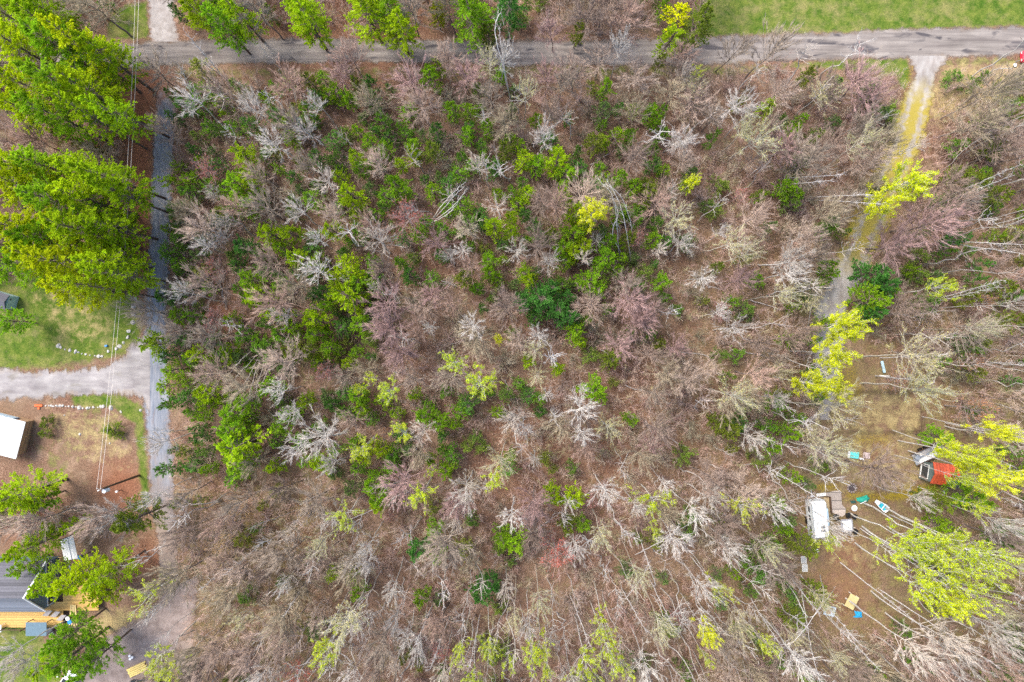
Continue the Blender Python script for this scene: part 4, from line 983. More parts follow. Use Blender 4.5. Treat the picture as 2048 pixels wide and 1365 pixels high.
# grey gabled house lower left
ex, yS, yN, yr, ze, zr = -64.4, -37.4, -30.4, -33.9, 3.2, 7.6; wx = -84.0
t = thing('gabled_house', 'blue-grey gabled house with dark shingles, round window and wooden porch', 'house', (ex, yr, 0), 0)
o_ = Vector((ex, yr, 0))
def gwall(bm):
    pf = [(yS + .35 - yr, 0), (yN - .35 - yr, 0), (yN - .35 - yr, ze), (0, zr - .25), (yS + .35 - yr, ze)]
    a = [bm.verts.new((-.25, y, z)) for y, z in pf]; b = [bm.verts.new((wx - ex, y, z)) for y, z in pf]
    bm.faces.new(a); bm.faces.new(b[::-1])
    for i in range(5): bm.faces.new((a[i], a[(i + 1) % 5], b[(i + 1) % 5], b[i]))
mk('wall', gwall, BLUEGREY, t)
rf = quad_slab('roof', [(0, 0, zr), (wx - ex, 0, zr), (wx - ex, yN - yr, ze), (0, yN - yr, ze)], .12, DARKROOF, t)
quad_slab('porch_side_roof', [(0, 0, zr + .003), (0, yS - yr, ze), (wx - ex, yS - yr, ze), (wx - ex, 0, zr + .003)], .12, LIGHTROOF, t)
quad_slab('fascia', [(.10, .0, zr + .03), (.10, yN - yr, ze + .03), (-.08, yN - yr, ze + .03), (-.08, 0, zr + .03)], .25, WHITE, t)
quad_slab('fascia', [(.10, .0, zr + .03), (-.08, 0, zr + .03), (-.08, yS - yr, ze + .03), (.10, yS - yr, ze + .03)], .25, WHITE, t)
def disc(bm, r0, x): cyl_bm(bm, (x - .05, .2, 5.0), (x + .05, .2, 5.0), r0, k=24)
wr = mk('round_window', lambda bm: disc(bm, .62, -.22), WHITE, t); mk('pane', lambda bm: disc(bm, .48, -.18), GLASS, wr)
for yy, zz in ((2.3, 2.3), (-2.2, 2.0)):
    w = boxes('window', [((-.22, yy, zz), (.10, 1.5, 1.2))], WHITE, t); boxes('pane', [((-.18, yy, zz), (.08, 1.25, .95))], GLASS, w)
# wooden deck to the south and east
t = thing('wooden_porch', 'fresh orange-brown wooden deck with posts along the gabled house', 'deck', (ex, yS, 0), 0)
boxes('deck', [((-5.9, -1.3, .9), (13.6, 3.6, .1)), ((3.4, 1.4, .9), (5.0, 4.2, .098))], DECKW, t)
boxes('railing', [((-13 + 2.9 * i, -3.1, 1.3), (.12, .12, 2.0)) for i in range(5)] + [((-7.2, -3.1, 1.8), (11.6, .10, .08))], DARKWOOD, t)
for i in range(4): boxes('step', [((-2.2 + .0 * i, -3.4 - .32 * i, .72 - .2 * i), (2.6, .30, .06))], GREYWOOD, t)
t = thing('metal_awning', 'flat blue-grey sheet awning beside the porch steps', 'awning', tuple(P(95, 1245)), 0)
boxes('panel', [((0, 0, 2.3), (2.9, 1.9, .05))], paint("slate_sheet", (.10, .16, .20), .5, .2), t)
boxes('post', [((sx * 1.35, sy * .85, 1.13), (.08, .08, 2.26)) for sx in (-1, 1) for sy in (-1, 1)], DARKWOOD, t)
for i, (x, y) in enumerate([(96, 1227), (112, 1229), (124, 1236)]):
    tag(quad_slab('roofing_sheet', [P(x - 12, y + 5, 1.3), P(x - 1, y + 6, 1.3), P(x + 9, y - 5, 1.5), P(x - 1, y - 6, 1.5)], .04, paint("sheet_grey", (.33, .30, .29), .7, .2)),
        ['pinkish grey roofing sheet leaning nearest the house eave', 'middle grey roofing sheet of the three beside the porch', 'outermost grey roofing sheet of the three beside the porch'][i], 'roofing sheet', 'roofing sheets by the porch')
tag(boxes('lumber_board', [((P(150 + 4 * j, 1225).x, P(0, 1225).y, 1.02 + .03 * j), (.16, 3.0, .05), .05 * j - .08) for j in range(4)], paint("pale_lumber", (.62, .47, .2), .7, .15)), 'pale yellow boards lying along the deck edge', 'lumber')
t = thing('patio_table', 'white square table at the bottom left porch corner', 'table', tuple(P(3, 1253, 1)), 0)
boxes('tabletop', [((0, 0, .75), (1.1, 1.0, .06))], WHITE, t, .02)
for sx in (-1, 1):
    for sy in (-1, 1): boxes('leg', [((sx * .48, sy * .42, .36), (.06, .06, .72))], WHITE, t)
def bin_(name, label, cat, px, py, z, col_, r=.28, h=.6, lidc=None):
    t = thing(name, label, cat, tuple(P(px, py, z)))
    mk('body', lambda bm: cyl_bm(bm, (0, 0, 0), (0, 0, h), r * .85, r, 18), col_, t)
    mk('lid', lambda bm: cyl_bm(bm, (0, 0, h + .002), (0, 0, h + .06), r * 1.06, k=18), lidc or col_, t)
    return t
BLUEP = paint("blue_plastic", (.03, .22, .55), .4, .1); REDP = paint("red_plastic", (.5, .03, .02), .4, .1)
bin_('plastic_bin', 'blue plastic bin on the deck beside the lumber', 'bin', 145, 1241, .96, BLUEP)
bin_('plastic_drum', 'brown and white lidded drum on the deck by the blue bin', 'drum', 141, 1234, .96, DARKWOOD, lidc=OFFW)
# white-roofed lean-to
def pxp(x, y, z): return P(x, y, z)
t = thing('carport', 'lean-to with a speckled white metal roof above the gabled house', 'carport', (0, 0, 0))
q = [(120, 1081), (146, 1071), (156, 1117), (129, 1122)]
quad_slab('roof', [pxp(x, y, 2.6) for x, y in q], .06, WROOF, t)
for x, y in q:
    p = pxp(x, y, 2.6); p = p * .0 + Vector((p.x * .998, p.y * .998, 0)); boxes('post', [((p.x, p.y, 1.26), (.10, .10, 2.5))], DARKWOOD, t)
quad_slab('rib', [pxp(134, 1075.5, 2.66), pxp(135, 1075.2, 2.66), pxp(144, 1119, 2.66), pxp(143, 1119.2, 2.66)], .06, STEEL, t)
t = thing('rail_fence', 'short pale timber rail fence between the gabled house and the lean-to', 'fence', tuple(P(116, 1118)))
for k_ in range(3): boxes('rail', [((0, -.3 * k_ + .3, .35 + .3 * k_), (1.9, .07, .10))], paint("pale_lumber", (.62, .47, .2)), t)
for sx in (-.9, .9): boxes('post', [((sx, 0, .5), (.1, .75, 1.0))], paint("pale_lumber", (.62, .47, .2)), t)
bin_('plastic_bucket', 'bright blue bucket beside the lean-to', 'bucket', 163, 1114, 0, BLUEP, .32, .5)
bin_('red_bucket', 'red bucket beside the bright blue bucket', 'bucket', 160, 1119, 0, REDP, .2, .35)
tag(boxes('white_plank', [((P(140, 0).x, P(0, 1135).y, .05), (.18, 2.4, .05), .25), ], OFFW), 'white plank lying below the lean-to', 'plank')
t = thing('window_frame_box', 'grey framed cold frame under the yellow pine', 'cold frame', tuple(P(196, 1150)))
boxes('frame', [((0, .4, .2), (.9, .07, .4)), ((0, -.4, .2), (.9, .07, .4)), ((.42, 0, .2), (.07, .73, .4)), ((-.42, 0, .2), (.07, .73, .4))], STEEL, t); boxes('pane', [((0, 0, .3), (.77, .73, .02))], GLASS, t)
# three white buckets, yellow boards, white board
for i, (x, y, l) in enumerate([(262, 1310, 'upper'), (263, 1316, 'lower'), (267, 1313, 'outer')]):
    bin_('white_bucket', f'{l} of three small white buckets above the yellow boards', 'bucket', x, y, 0, WHITE, .16, .35)
t = thing('lumber_stack', 'stack of yellow boards at the bottom of the driveway', 'lumber stack', tuple(P(277, 1338)), math.radians(25))
for j in range(5): boxes('board', [((-.1 * (j % 2), -.5 + .26 * j, .12 + .03 * (j % 3)), (2.9 - .3 * (j % 2), .22, .22))], paint("yellow_boards", (.66, .50, .16), .7, .15), t)
tag(boxes('white_plank', [((P(119, 0).x, P(0, 1348).y, .05), (.18, 1.2, .06), -.6)], WHITE), 'short white plank left of the parked white car', 'plank')

def car(name, label, px, py, rz, body, L=4.3, W=1.75):
    t = thing(name, label, 'car', tuple(P(px, py)), rz)
    def bodyf(bm):
        pts = [(-.5, .42), (-.47, .49), (-.3, .5), (.3, .5), (.46, .46), (.5, .34), (.5, -.34), (.46, -.46), (.3, -.5), (-.3, -.5), (-.47, -.49), (-.5, -.42)]
        poly_bm(bm, [(a * L, b * W) for a, b in pts], .32, .9)
        bmesh.ops.bevel(bm, geom=[e for e in bm.edges if abs(e.verts[0].co.z - e.verts[1].co.z) < .01 and e.verts[0].co.z > .8], offset=.12, segments=3, affect='EDGES')
    b = mk('body', bodyf, body, t, False)
    def cab(bm):
        lo = [(-.44, .44), (.2, .44), (.2, -.44), (-.44, -.44)]; hi = [(-.34, .35), (.05, .36), (.05, -.36), (-.34, -.35)]
        a = [bm.verts.new((x * L, y * W, .88)) for x, y in lo]; c = [bm.verts.new((x * L, y * W, 1.38)) for x, y in hi]
        for i in range(4): bm.faces.new((a[i], a[(i + 1) % 4], c[(i + 1) % 4], c[i]))
        bm.faces.new(c); bm.faces.new(a[::-1])
    mk('windows', cab, GLASS, t)
    boxes('roof', [((-.145 * L, 0, 1.40), (.39 * L, .72 * W, .06))], body, t, .02)
    for sx in (-.31, .31):
        for sy in (-1, 1):
            wq = mk('wheel', lambda bm: cyl_bm(bm, (sx * L, sy * (W / 2 - .12) - .1, .32), (sx * L, sy * (W / 2 - .12) + .1, .32), .32, k=18), BLACK, t)
            mk('rim', lambda bm: cyl_bm(bm, (sx * L, sy * (W / 2 - .01) - .012, .32), (sx * L, sy * (W / 2 - .01) + .012, .32), .18, k=12), STEEL, wq)
    for sy in (-.3, .3):
        boxes('headlight', [((.495 * L, sy * W, .62), (.05, .3, .14))], WHITE, t); boxes('taillight', [((-.497 * L, sy * W, .7), (.05, .25, .12))], REDP, t)
    return t
car('parked_car', 'white car with a blue windscreen parked at the bottom left edge', 138, 1366, math.radians(58), WHITE, 4.2)
car('parked_car', 'black car half hidden under branches at the bottom edge', 296, 1364, math.radians(12), paint("black_paint", (.02, .025, .03), .25, .1))
car('parked_car', 'red car entering at the right end of the main road', 2066, 117, math.radians(180), paint("red_paint", (.55, .03, .06), .25, .05), 4.2, 1.7)
tag(mk('white_bag', lambda bm: bmesh.ops.create_icosphere(bm, subdivisions=2, radius=.25, matrix=Matrix.Translation(P(2030, 131, .15)) @ Matrix.Diagonal((1, 1.2, .7, 1))), WHITE, None, True), 'small white sack on the verge beside the red car', 'sack')

# utility poles and wires
def pole(px, py, label):
    t = thing('utility_pole', label, 'utility pole', tuple(P(px, py)))
    wood = paint("creosoted_wood", (.10, .055, .03), .8, .3)
    mk('pole', lambda bm: cyl_bm(bm, (0, 0, 0), (0, 0, 9.2), .17, .12, 12), wood, t)
    mk('transformer', lambda bm: cyl_bm(bm, (.05, -.38, 7.6), (.05, -.38, 8.6), .27, k=16), paint("transformer_grey", (.62, .66, .70), .4, .05), t)
    boxes('bracket', [((.02, -.14, 8.2), (.08, .2, .3))], STEEL, t)
    ins = []
    for sx in (-.35, .12): mk('insulator', lambda bm: cyl_bm(bm, (sx, .1, 9.2), (sx, .1, 9.45), .06, .045, 10), OFFW, t)
    boxes('crossarm', [((-.1, .1, 9.15), (1.0, .09, .09))], wood, t)
    boxes('arrester', [((-.42, -.2, 8.9), (.3, .12, .2), .5)], OFFW, t)
    return t
pole(279, 951, 'brown wooden utility pole with a grey transformer below the driveway')
pA = P(279, 951); pB = P(352, -70)
pole(352, -70, 'wooden utility pole beyond the top edge carrying the long wires')
wire_m = paint("bare_wire", (.62, .55, .48), .5, .1)
def wire(a, b, sag, label, r=.022, group='overhead wires'):
    a, b = Vector(a), Vector(b); n = 40; ts = np.linspace(0, 1, n)
    pts = np.array([a.lerp(b, t) - Vector((0, 0, 4 * sag * t * (1 - t))) for t in ts]); g = Geo(); tubes(g, pts[None], np.full((1, n), r), 5)
    return tag(obj('overhead_wire', g.mesh('overhead_wire'), wire_m), label, 'wire', group)
wire(pA + Vector((-.35, .1, 9.45)), pB + Vector((-.35, .1, 9.45)), 1.7, 'outer of two long wires running up beside the left road')
wire(pA + Vector((.12, .1, 9.45)), pB + Vector((.12, .1, 9.45)), 1.7, 'inner of two long wires running up beside the left road')
wire(pB + Vector((-.35, .1, 9.3)), P(60, 62, 9), .6, 'upper of two wires crossing toward the top left pines')
wire(pB + Vector((0, .1, 8.6)), P(80, 72, 8.4), .6, 'lower of two wires crossing toward the top left pines')
t = thing('meter_box', 'small white meter box on a post beside the utility pole', 'meter box', tuple(P(243, 980)))
boxes('post', [((0, 0, .5), (.09, .09, 1.0))], DARKWOOD, t); boxes('box', [((0, 0, 1.15), (.3, .22, .32))], WHITE, t, .02)

# stones
def stone(px, py, s, label, group):
    r = random.Random(int(px * 31 + py))
    def f(bm):
        bmesh.ops.create_icosphere(bm, subdivisions=2, radius=1)
        a, b, c = r.uniform(.8, 1.3), r.uniform(.7, 1.1), r.uniform(.5, .8); ph = r.uniform(0, 6)
        for v in bm.verts:
            k = 1 + .16 * math.sin(v.co.x * 4 + ph) * math.cos(v.co.y * 3.5 + ph) + .1 * math.sin(v.co.z * 7 + ph); v.co *= k
            v.co.x *= a; v.co.y *= b; v.co.z *= c
    o = mk('stone', f, paint("pale_stone", (.40, .38, .35), .8, .35), None, False)
    o.location = P(px, py, s * .05); s *= r.uniform(.75, 1.2); o.scale = (s, s, s); o.rotation_euler = (0, 0, r.uniform(0, 6)); return tag(o, label, 'stone', group)
ORDN = 'first second third fourth fifth sixth seventh eighth ninth tenth eleventh twelfth thirteenth fourteenth fifteenth sixteenth seventeenth eighteenth nineteenth last'.split()
line1 = rows("92,812,.16 98,812,.14 103,812,.2 107,813,.16 114,812,.24 120,812,.18 126,812,.22 132,813,.12 138,813,.22 146,814,.2 152,814,.14 159,816,.32 166,817,.12 175,817,.3 180,816,.22 187,815,.18 196,815,.14 202,814,.25 207,813,.22 222,816,.3")
for i, (x, y, s) in enumerate(line1):
    stone(x, y, s, f'white stone, {ORDN[i]} from the orange sled in the row along the lower lawn', 'stones edging the driveway')
line2 = rows("117,692,.3 122,695,.22 130,699,.14 140,701,.22 151,704,.26 157,705,.16 164,708,.14 172,709,.2 180,711,.14 190,712,.14 198,713,.32 204,713,.2")
for i, (x, y, s) in enumerate(line2): stone(x, y, s, f'white stone, {ORDN[i]} from the upper left end of the curved lawn row', 'stones curving across the lawn')
for i, (x, y, s) in enumerate(rows("217,703,.22 233,698,.28 239,693,.3 247,686,.26 256,675,.26 258,663,.34 266,645,.34 268,629,.34 267,613,.42 270,600,.2 271,596,.2 272,592,.2")):
    stone(x, y, s, f'pale boulder beside the left road, {["lowest", "second lowest", "third lowest", "fourth from the bottom", "fifth from the bottom", "sixth from the bottom", "sixth from the top", "fifth from the top", "largest and longest", "third from the top", "second from the top", "topmost"][i]} of its row', 'boulders along the lawn edge')
for i, (x, y, s) in enumerate(rows("242,824,.2 160,869,.2 129,831,.16 220,887,.16 281,821,.2")): stone(x, y, s, 'small stray stone ' + ['under the wires at the end of the stone row', 'in the middle of the dry lower lawn', 'below the orange sled, nearest the house', 'left of the wires below the round green shrub', 'at the edge of the left road'][i], 'stray stones on the lower lawn')
t = thing('plastic_sled', 'orange plastic sled at the end of the white stone row', 'sled', tuple(P(78, 811)), 0)
OR = paint("orange_plastic", (.75, .13, .02), .4, .1)
boxes('body', [((0, 0, .08), (1.1, .25, .1)), ((0, .13, .14), (1.1, .03, .16)), ((0, -.13, .14), (1.1, .03, .16))], OR, t); boxes('handle', [((.05, -.42, .12), (.25, .28, .1))], OR, t)
tag(boxes('toy_block', [((P(214, 692).x, P(214, 692).y, .15), (.35, .25, .3), .3)], BLUEP, None, .04), 'tiny blue toy on the lawn inside the stone curve', 'toy')

# camper and its camp
t = thing('camper_trailer', 'white camper trailer parked in the lower right clearing', 'camper', tuple(P(1624, 1031)), math.radians(5.5))
def campf(bm):
    pf = [(-2.5, .45), (2.35, .45), (2.6, .9), (2.55, 2.2), (2.3, 2.65), (-2.4, 2.65), (-2.6, 2.3), (-2.6, .8)]
    a = [bm.verts.new((-1.0, y, z)) for y, z in pf]; b = [bm.verts.new((1.0, y, z)) for y, z in pf]; n = len(pf)
    bm.faces.new(a); bm.faces.new(b[::-1])
    for i in range(n): bm.faces.new((a[i], a[(i + 1) % n], b[(i + 1) % n], b[i]))
mk('body', campf, paint("camper_skin", (.66, .70, .72), .5, .28, 2.2), t)
boxes('roof_edge', [((-.97, 0, 2.68), (.06, 4.6, .05)), ((.97, 0, 2.68), (.06, 4.6, .05))], STEEL, t)
ac = boxes('air_conditioner', [((.1, .5, 2.76), (.75, .9, .22))], OFFW, t, .05)
for yy in (-1.0, -1.5): boxes('roof_vent', [((.25, yy, 2.70), (.6, .28, .08))], paint("vent_grey", (.10, .11, .12), .5, .3, 8), t)
boxes('roof_vent', [((0, 1.7, 2.70), (.4, .4, .08))], OFFW, t)
for yy in (1.4, .2, -1.3):
    w = boxes('window', [((-1.02, yy, 1.7), (.05, .75, .55))], STEEL, t); boxes('pane', [((-1.05, yy, 1.7), (.02, .65, .45))], GLASS, w)
mk('awning', lambda bm: cyl_bm(bm, (1.12, 1.5, 2.5), (1.12, -.9, 2.5), .13, k=14), paint("awning_blue", (.35, .5, .62), .5), t)
for sy in (-.3, .3):
    for sx in (-.98, .98): mk('wheel', lambda bm: cyl_bm(bm, (sx - .1, sy - .4, .34), (sx + .1, sy - .4, .34), .34, k=18), BLACK, t)
boxes('hitch', [((0, 3.1, .5), (.1, 1.2, .1)), ((0, 2.9, .62), (.5, .3, .3))], STEEL, t)
def flat(name, pix, z0, z1, mat, label=None, cat=None, parent=None, group=None):
    pts = [(P(x, y, z1).x, P(x, y, z1).y) for x, y in pix]
    o = mk(name, lambda bm: poly_bm(bm, pts, z0, z1), mat, parent)
    return tag(o, label, cat, group) if label else o
t = thing('ground_deck', 'weathered pinkish plywood deck beside the white camper', 'deck', (0, 0, 0))
flat('deck_panel', [(1652, 986), (1672, 982), (1682, 984), (1684, 1010), (1692, 1018), (1690, 1030), (1684, 1034), (1665, 1026), (1662, 994), (1652, 992)], .05, .3, PINKDECK, parent=t)
flat('deck_panel', [(1632, 988), (1651.8, 986), (1651.8, 992), (1634, 994)], .05, .27, OFFW, parent=t)
flat('step_edge', [(1659.5, 994.5), (1661.7, 994.5), (1664.7, 1028), (1662.5, 1028)], .05, .36, DARKWOOD, parent=t)
flat('straw_mat', [(1644, 996), (1658.5, 996), (1661, 1030), (1652, 1040), (1650, 1000)], .02, .08, planks_mat("straw_mat", (.40, .30, .16), .1, 0), 'tan straw mat between the camper and the deck', 'mat')
t = thing('camp_grill_table', 'square white-topped table with a grey rim below the deck', 'table', tuple(P(1688, 1048)), math.radians(5))
boxes('tabletop', [((0, 0, .9), (1.25, 1.35, .05))], WHITE, t, .01)
boxes('rim', [((0, .8, .86), (1.5, .18, .08)), ((0, -.8, .86), (1.5, .18, .08)), ((.75, 0, .86), (.15, 1.4, .08)), ((-.78, 0, .86), (.2, 1.4, .08))], paint("rim_grey", (.28, .28, .30), .5), t)
for sx in (-.6, .6):
    for sy in (-.65, .65): boxes('leg', [((sx, sy, .41), (.07, .07, .82))], STEEL, t)
def chair(px, py, rz, label):
    t = thing('folding_chair', label, 'chair', tuple(P(px, py)), rz, 'black chairs by the camper')
    boxes('seat', [((0, 0, .42), (.62, .58, .05))], BLACK, t); boxes('backrest', [((-.32, 0, .75), (.06, .6, .6))], BLACK, t)
    for sx in (-.26, .26):
        for sy in (-.26, .26): boxes('leg', [((sx, sy, .2), (.035, .035, .4))], STEEL, t)
    for sy in (-.33, .33): boxes('armrest', [((0, sy, .62), (.55, .07, .04))], BLACK, t)
chair(1693, 1029, .2, 'black folding chair above the white-topped table'); chair(1706, 1032, -.5, 'black folding chair upper right of the white-topped table, nearest the trees')
chair(1668, 1032, 1.8, 'black folding chair between the straw mat and the white-topped table'); chair(1708, 1062, -.6, 'black folding chair at the lower right corner of the white-topped table')
def tarp(name, pix, hgt, mat, label, cat='tarp', seed=0):
    pts = [P(x, y) for x, y in pix]; c = sum(pts, Vector()) / len(pts); r = random.Random(seed)
    def f(bm):
        rings = []
        for k, s in enumerate((1, .85, .6, .3)):
            ring = []
            n = len(pts) * 4
            for i in range(n):
                a = pts[i // 4].lerp(pts[(i // 4 + 1) % len(pts)], (i % 4) / 4)
                p = c.lerp(a, s * (1 + r.uniform(-.04, .04))); p.z = .02 + hgt * (1 - s ** 2) + r.uniform(0, .09) * (1 if k else 0)
                ring.append(bm.verts.new(p))
            rings.append(ring)
        for a, b in zip(rings, rings[1:]):
            for i in range(len(a)): bm.faces.new((a[i], a[(i + 1) % len(a)], b[(i + 1) % len(a)], b[i]))
        bm.faces.new(rings[-1])
    return tag(mk(name, f, mat), label, cat)
tarp('green_tarp', [(1712, 996), (1722, 994), (1733, 990), (1739, 997), (1734, 1004), (1722, 1006), (1714, 1003)], .5, paint("green_tarp", (.02, .33, .24), .5, .25, 2), 'crumpled emerald green tarp right of the camper deck')
tarp('dark_tarp', [(1700, 1002), (1710, 1001), (1712, 1006), (1702, 1007)], .3, paint("dark_green_tarp", (.03, .09, .08), .5, .2), 'small dark green tarp touching the emerald tarp', seed=3)
tarp('blue_tarp', [(1708, 1222), (1723, 1224), (1724, 1235), (1712, 1236), (1705, 1234), (1711, 1231)], .12, paint("blue_tarp", (.02, .30, .55), .5, .2), 'bright blue tarp below the plywood table', seed=2)
tag(boxes('white_plank', [((P(1722, 1003).x, P(1722, 1003).y, .62), (1.0, .09, .04), .45)], OFFW), 'thin white plank across the emerald green tarp', 'plank')
# dinghy
t = thing('small_dinghy', 'small white-edged dinghy with turquoise floor, pointing down right', 'boat', tuple(P(1761, 1011)), math.radians(-38))
ol = [(-1.2, .22), (-.3, .42), (.5, .52), (1.0, .45), (1.15, 0), (1.0, -.45), (.5, -.52), (-.3, -.42), (-1.2, -.22)]
def hull(bm):
    hi = [bm.verts.new((x, y, .42)) for x, y in ol]; lo = [bm.verts.new((x * .85, y * .7, .02)) for x, y in ol]; inn = [bm.verts.new((x * .9, y * .82, .42)) for x, y in ol]; fl = [bm.verts.new((x * .82, y * .66, .12)) for x, y in ol]
    n = len(ol)
    for a, b in ((lo, hi), (hi, inn), (inn, fl)):
        for i in range(n): bm.faces.new((a[i], a[(i + 1) % n], b[(i + 1) % n], b[i]))
    bm.faces.new(lo[::-1])
mk('hull', hull, WHITE, t); mk('floor_panel', lambda bm: poly_bm(bm, [(x * .83, y * .67) for x, y in ol], .10, .14), paint("turquoise", (.03, .38, .48), .4), t)
boxes('bench', [((.25, 0, .38), (.16, .86, .04)), ((-.7, 0, .36), (.6, .5, .04))], OFFW, t)
t = thing('fire_ring', 'round stone fire ring with dark ash above the camper deck', 'fire ring', tuple(P(1703, 976)))
mk('ash', lambda bm: cyl_bm(bm, (0, 0, 0), (0, 0, .05), .5, k=20), paint("ash", (.06, .045, .045), .9, .6, 9), t)
for i in range(11):
    a = i / 11 * 6.283; boxes('ring_stone', [((math.cos(a) * .6, math.sin(a) * .6, .1), (.26, .2, .2), a)], paint("ring_stone", (.25, .2, .19), .9, .3), t, .04)
t = thing('round_basin', 'round white plastic basin below the green tarp', 'basin', tuple(P(1707, 1016)))
mk('bowl', lambda bm: cyl_bm(bm, (0, 0, 0), (0, 0, .25), .3, .42, 20), WHITE, t); mk('water', lambda bm: cyl_bm(bm, (0, 0, .251), (0, 0, .262), .33, k=20), paint("pale_water", (.5, .48, .42), .1), t)
tarp('gray_tarp', [(1616, 1072), (1634, 1069), (1638, 1076), (1622, 1080)], .25, paint("grey_tarp", (.2, .2, .23), .6, .3), 'dull grey tarp heaped behind the camper', seed=5)

# other yard pieces
t = thing('red_cabin', 'cabin with a bright red metal roof and glazed end wall', 'cabin', tuple(P(1868, 943)), math.radians(-8))
mk('wall', lambda bm: box_bm(bm, (0, 0, 1.15), (4.2, 2.5, 2.3)), paint("dark_green_siding", (.09, .12, .11), .7), t)
REDR = planks_mat("red_metal_roof", (.62, .10, .035), .45, 0, .4)
for s in (-1, 1): quad_slab('roof', [(-1.75, 0, 3.0 + .002 * s), (2.2, 0, 3.0 + .002 * s), (2.2, s * 1.5, 2.25), (-1.75, s * 1.5, 2.25)], .07, REDR, t)
w = boxes('window', [((-2.13, 0, 1.35), (.08, 2.0, 1.6))], OFFW, t); boxes('pane', [((-2.18, 0, 1.35), (.05, 1.8, 1.4))], GLASS, w)
boxes('window_sill', [((-2.2, 0, .5), (.2, 2.1, .05))], OFFW, t)
quad_slab('grey_roof_patch', [(.7, -.7, 2.78), (2.5, -.2, 3.02), (2.3, -1.7, 2.25), (.5, -1.7, 2.26)], .05, paint("slate_sheet", (.10, .16, .20)), t)
t = thing('pipe_stand', 'white pipe standing below the red-roofed cabin', 'pipe', tuple(P(1885, 978)))
mk('pipe', lambda bm: cyl_bm(bm, (0, -.4, .2), (.1, .9, 1.6), .09, k=10), WHITE, t); boxes('foot', [((0, -.5, .1), (.35, .35, .2))], OFFW, t)
t = thing('flat_trailer', 'long flat trailer loaded with grey boards above the red cabin', 'trailer', tuple(P(1847, 908)), math.radians(24))
boxes('bed', [((0, 0, .6), (3.8, 1.7, .12))], STEEL, t); boxes('side_rail', [((0, .86, .72), (3.8, .06, .3))], DARKWOOD, t); boxes('side_rail', [((0, -.86, .72), (3.8, .06, .3))], DARKWOOD, t)
for sx in (-.4, .4):
    for sy in (-.95, .95): mk('wheel', lambda bm: cyl_bm(bm, (sx, sy - .09, .3), (sx, sy + .09, .3), .3, k=16), BLACK, t)
boxes('hitch', [((2.3, 0, .55), (.9, .08, .08))], STEEL, t)
TP = P(1847, 908); ca, sa = math.cos(math.radians(24)), math.sin(math.radians(24))
def on_trailer(x, y, z): return (TP.x + x * ca - y * sa, TP.y + x * sa + y * ca, z)
for lab, x, y, sx, sy, z, m_ in [('wide white board along the lower side of the flat trailer', .25, -.45, 3.2, .6, .72, OFFW), ('grey board along the upper side of the flat trailer', .6, .42, 2.4, .55, .72, GREYWOOD)]:
    tag(boxes('loaded_board', [(on_trailer(x, y, z), (sx, sy, .08), math.radians(24))], m_), lab, 'board')
for lab, x, y in [('dark grey drum at the left end of the flat trailer', -1.55, .35), ('small pale drum beside the dark grey drum on the trailer', -.95, .5)]:
    p = on_trailer(x, y, .67); big = x < -1.2
    o = mk('steel_drum', lambda bm: cyl_bm(bm, (0, 0, 0), (0, 0, .55), .34 if big else .22, k=18), STEEL if big else OFFW); o.location = p; tag(o, lab, 'drum')
t = thing('teal_mattress', 'turquoise and white mattress lying in the brown clearing', 'mattress', tuple(P(1706, 910)), math.radians(-6))
boxes('pad', [((.1, 0, .15), (1.25, .95, .22))], paint("teal_cloth", (.12, .55, .52), .7, .12), t, .06); boxes('pillow_end', [((-.7, 0, .15), (.33, .95, .23))], OFFW, t, .05)
t = thing('pink_panel', 'dusty pink panel right of the turquoise mattress', 'panel', tuple(P(1732, 911)), math.radians(-8)); boxes('sheet', [((0, 0, .12), (1.0, .85, .06))], paint("dusty_pink", (.46, .36, .34), .8), t); boxes('frame', [((0, .44, .1), (1.05, .05, .1)), ((0, -.44, .1), (1.05, .05, .1))], DARKWOOD, t)
for x, y, n in ((1719, 917, 'left'), (1724, 918, 'right')): bin_('white_jug', f'{n} of two white jugs below the gap between mattress and panel', 'jug', x, y, 0, WHITE, .13, .28)
t = thing('plank_bench', 'pale blue plank bench beside the white plank in the woods', 'bench', tuple(P(1763, 734)), math.radians(13))
boxes('seat', [((0, 0, .42), (.38, 1.7, .06))], paint("pale_blue_wood", (.36, .50, .54), .7, .25), t)
for sy in (-.6, .6): boxes('leg', [((0, sy, .2), (.34, .07, .4))], GREYWOOD, t)
tag(boxes('white_plank', [((P(1768, 752).x, P(1768, 752).y, .06), (1.5, .13, .08), -.05)], OFFW), 'white plank lying just below the pale blue bench', 'plank')
t = thing('plywood_table', 'low table with a tan plywood top in the lower right clearing', 'table', tuple(P(1698.5, 1200)), math.radians(-28))
boxes('tabletop', [((0, 0, .72), (1.4, 1.95, .05))], paint("tan_plywood", (.50, .41, .19), .7, .12, 1.5), t)
for sx in (-.6, .6):
    for sy in (-.95, .95): boxes('leg', [((sx, sy * 1.02, .34), (.09, .09, .69))], OFFW, t)
t = thing('steel_tray', 'square grey-blue metal tray with rusty middle left of the plywood table', 'tray', tuple(P(1658, 1221)), math.radians(-14))
boxes('tray', [((0, 0, .1), (1.5, 1.3, .06)), ((0, .66, .16), (1.55, .06, .16)), ((0, -.66, .16), (1.55, .06, .16)), ((.76, 0, .16), (.06, 1.26, .16)), ((-.76, 0, .16), (.06, 1.26, .16))], paint("zinc", (.42, .48, .52), .4, .15), t)
boxes('rust_patch', [((-.1, -.2, .14), (.7, .6, .02)), ((-.05, .35, .14), (1.1, .16, .02))], paint("rust", (.26, .17, .14), .8, .4, 6), t)
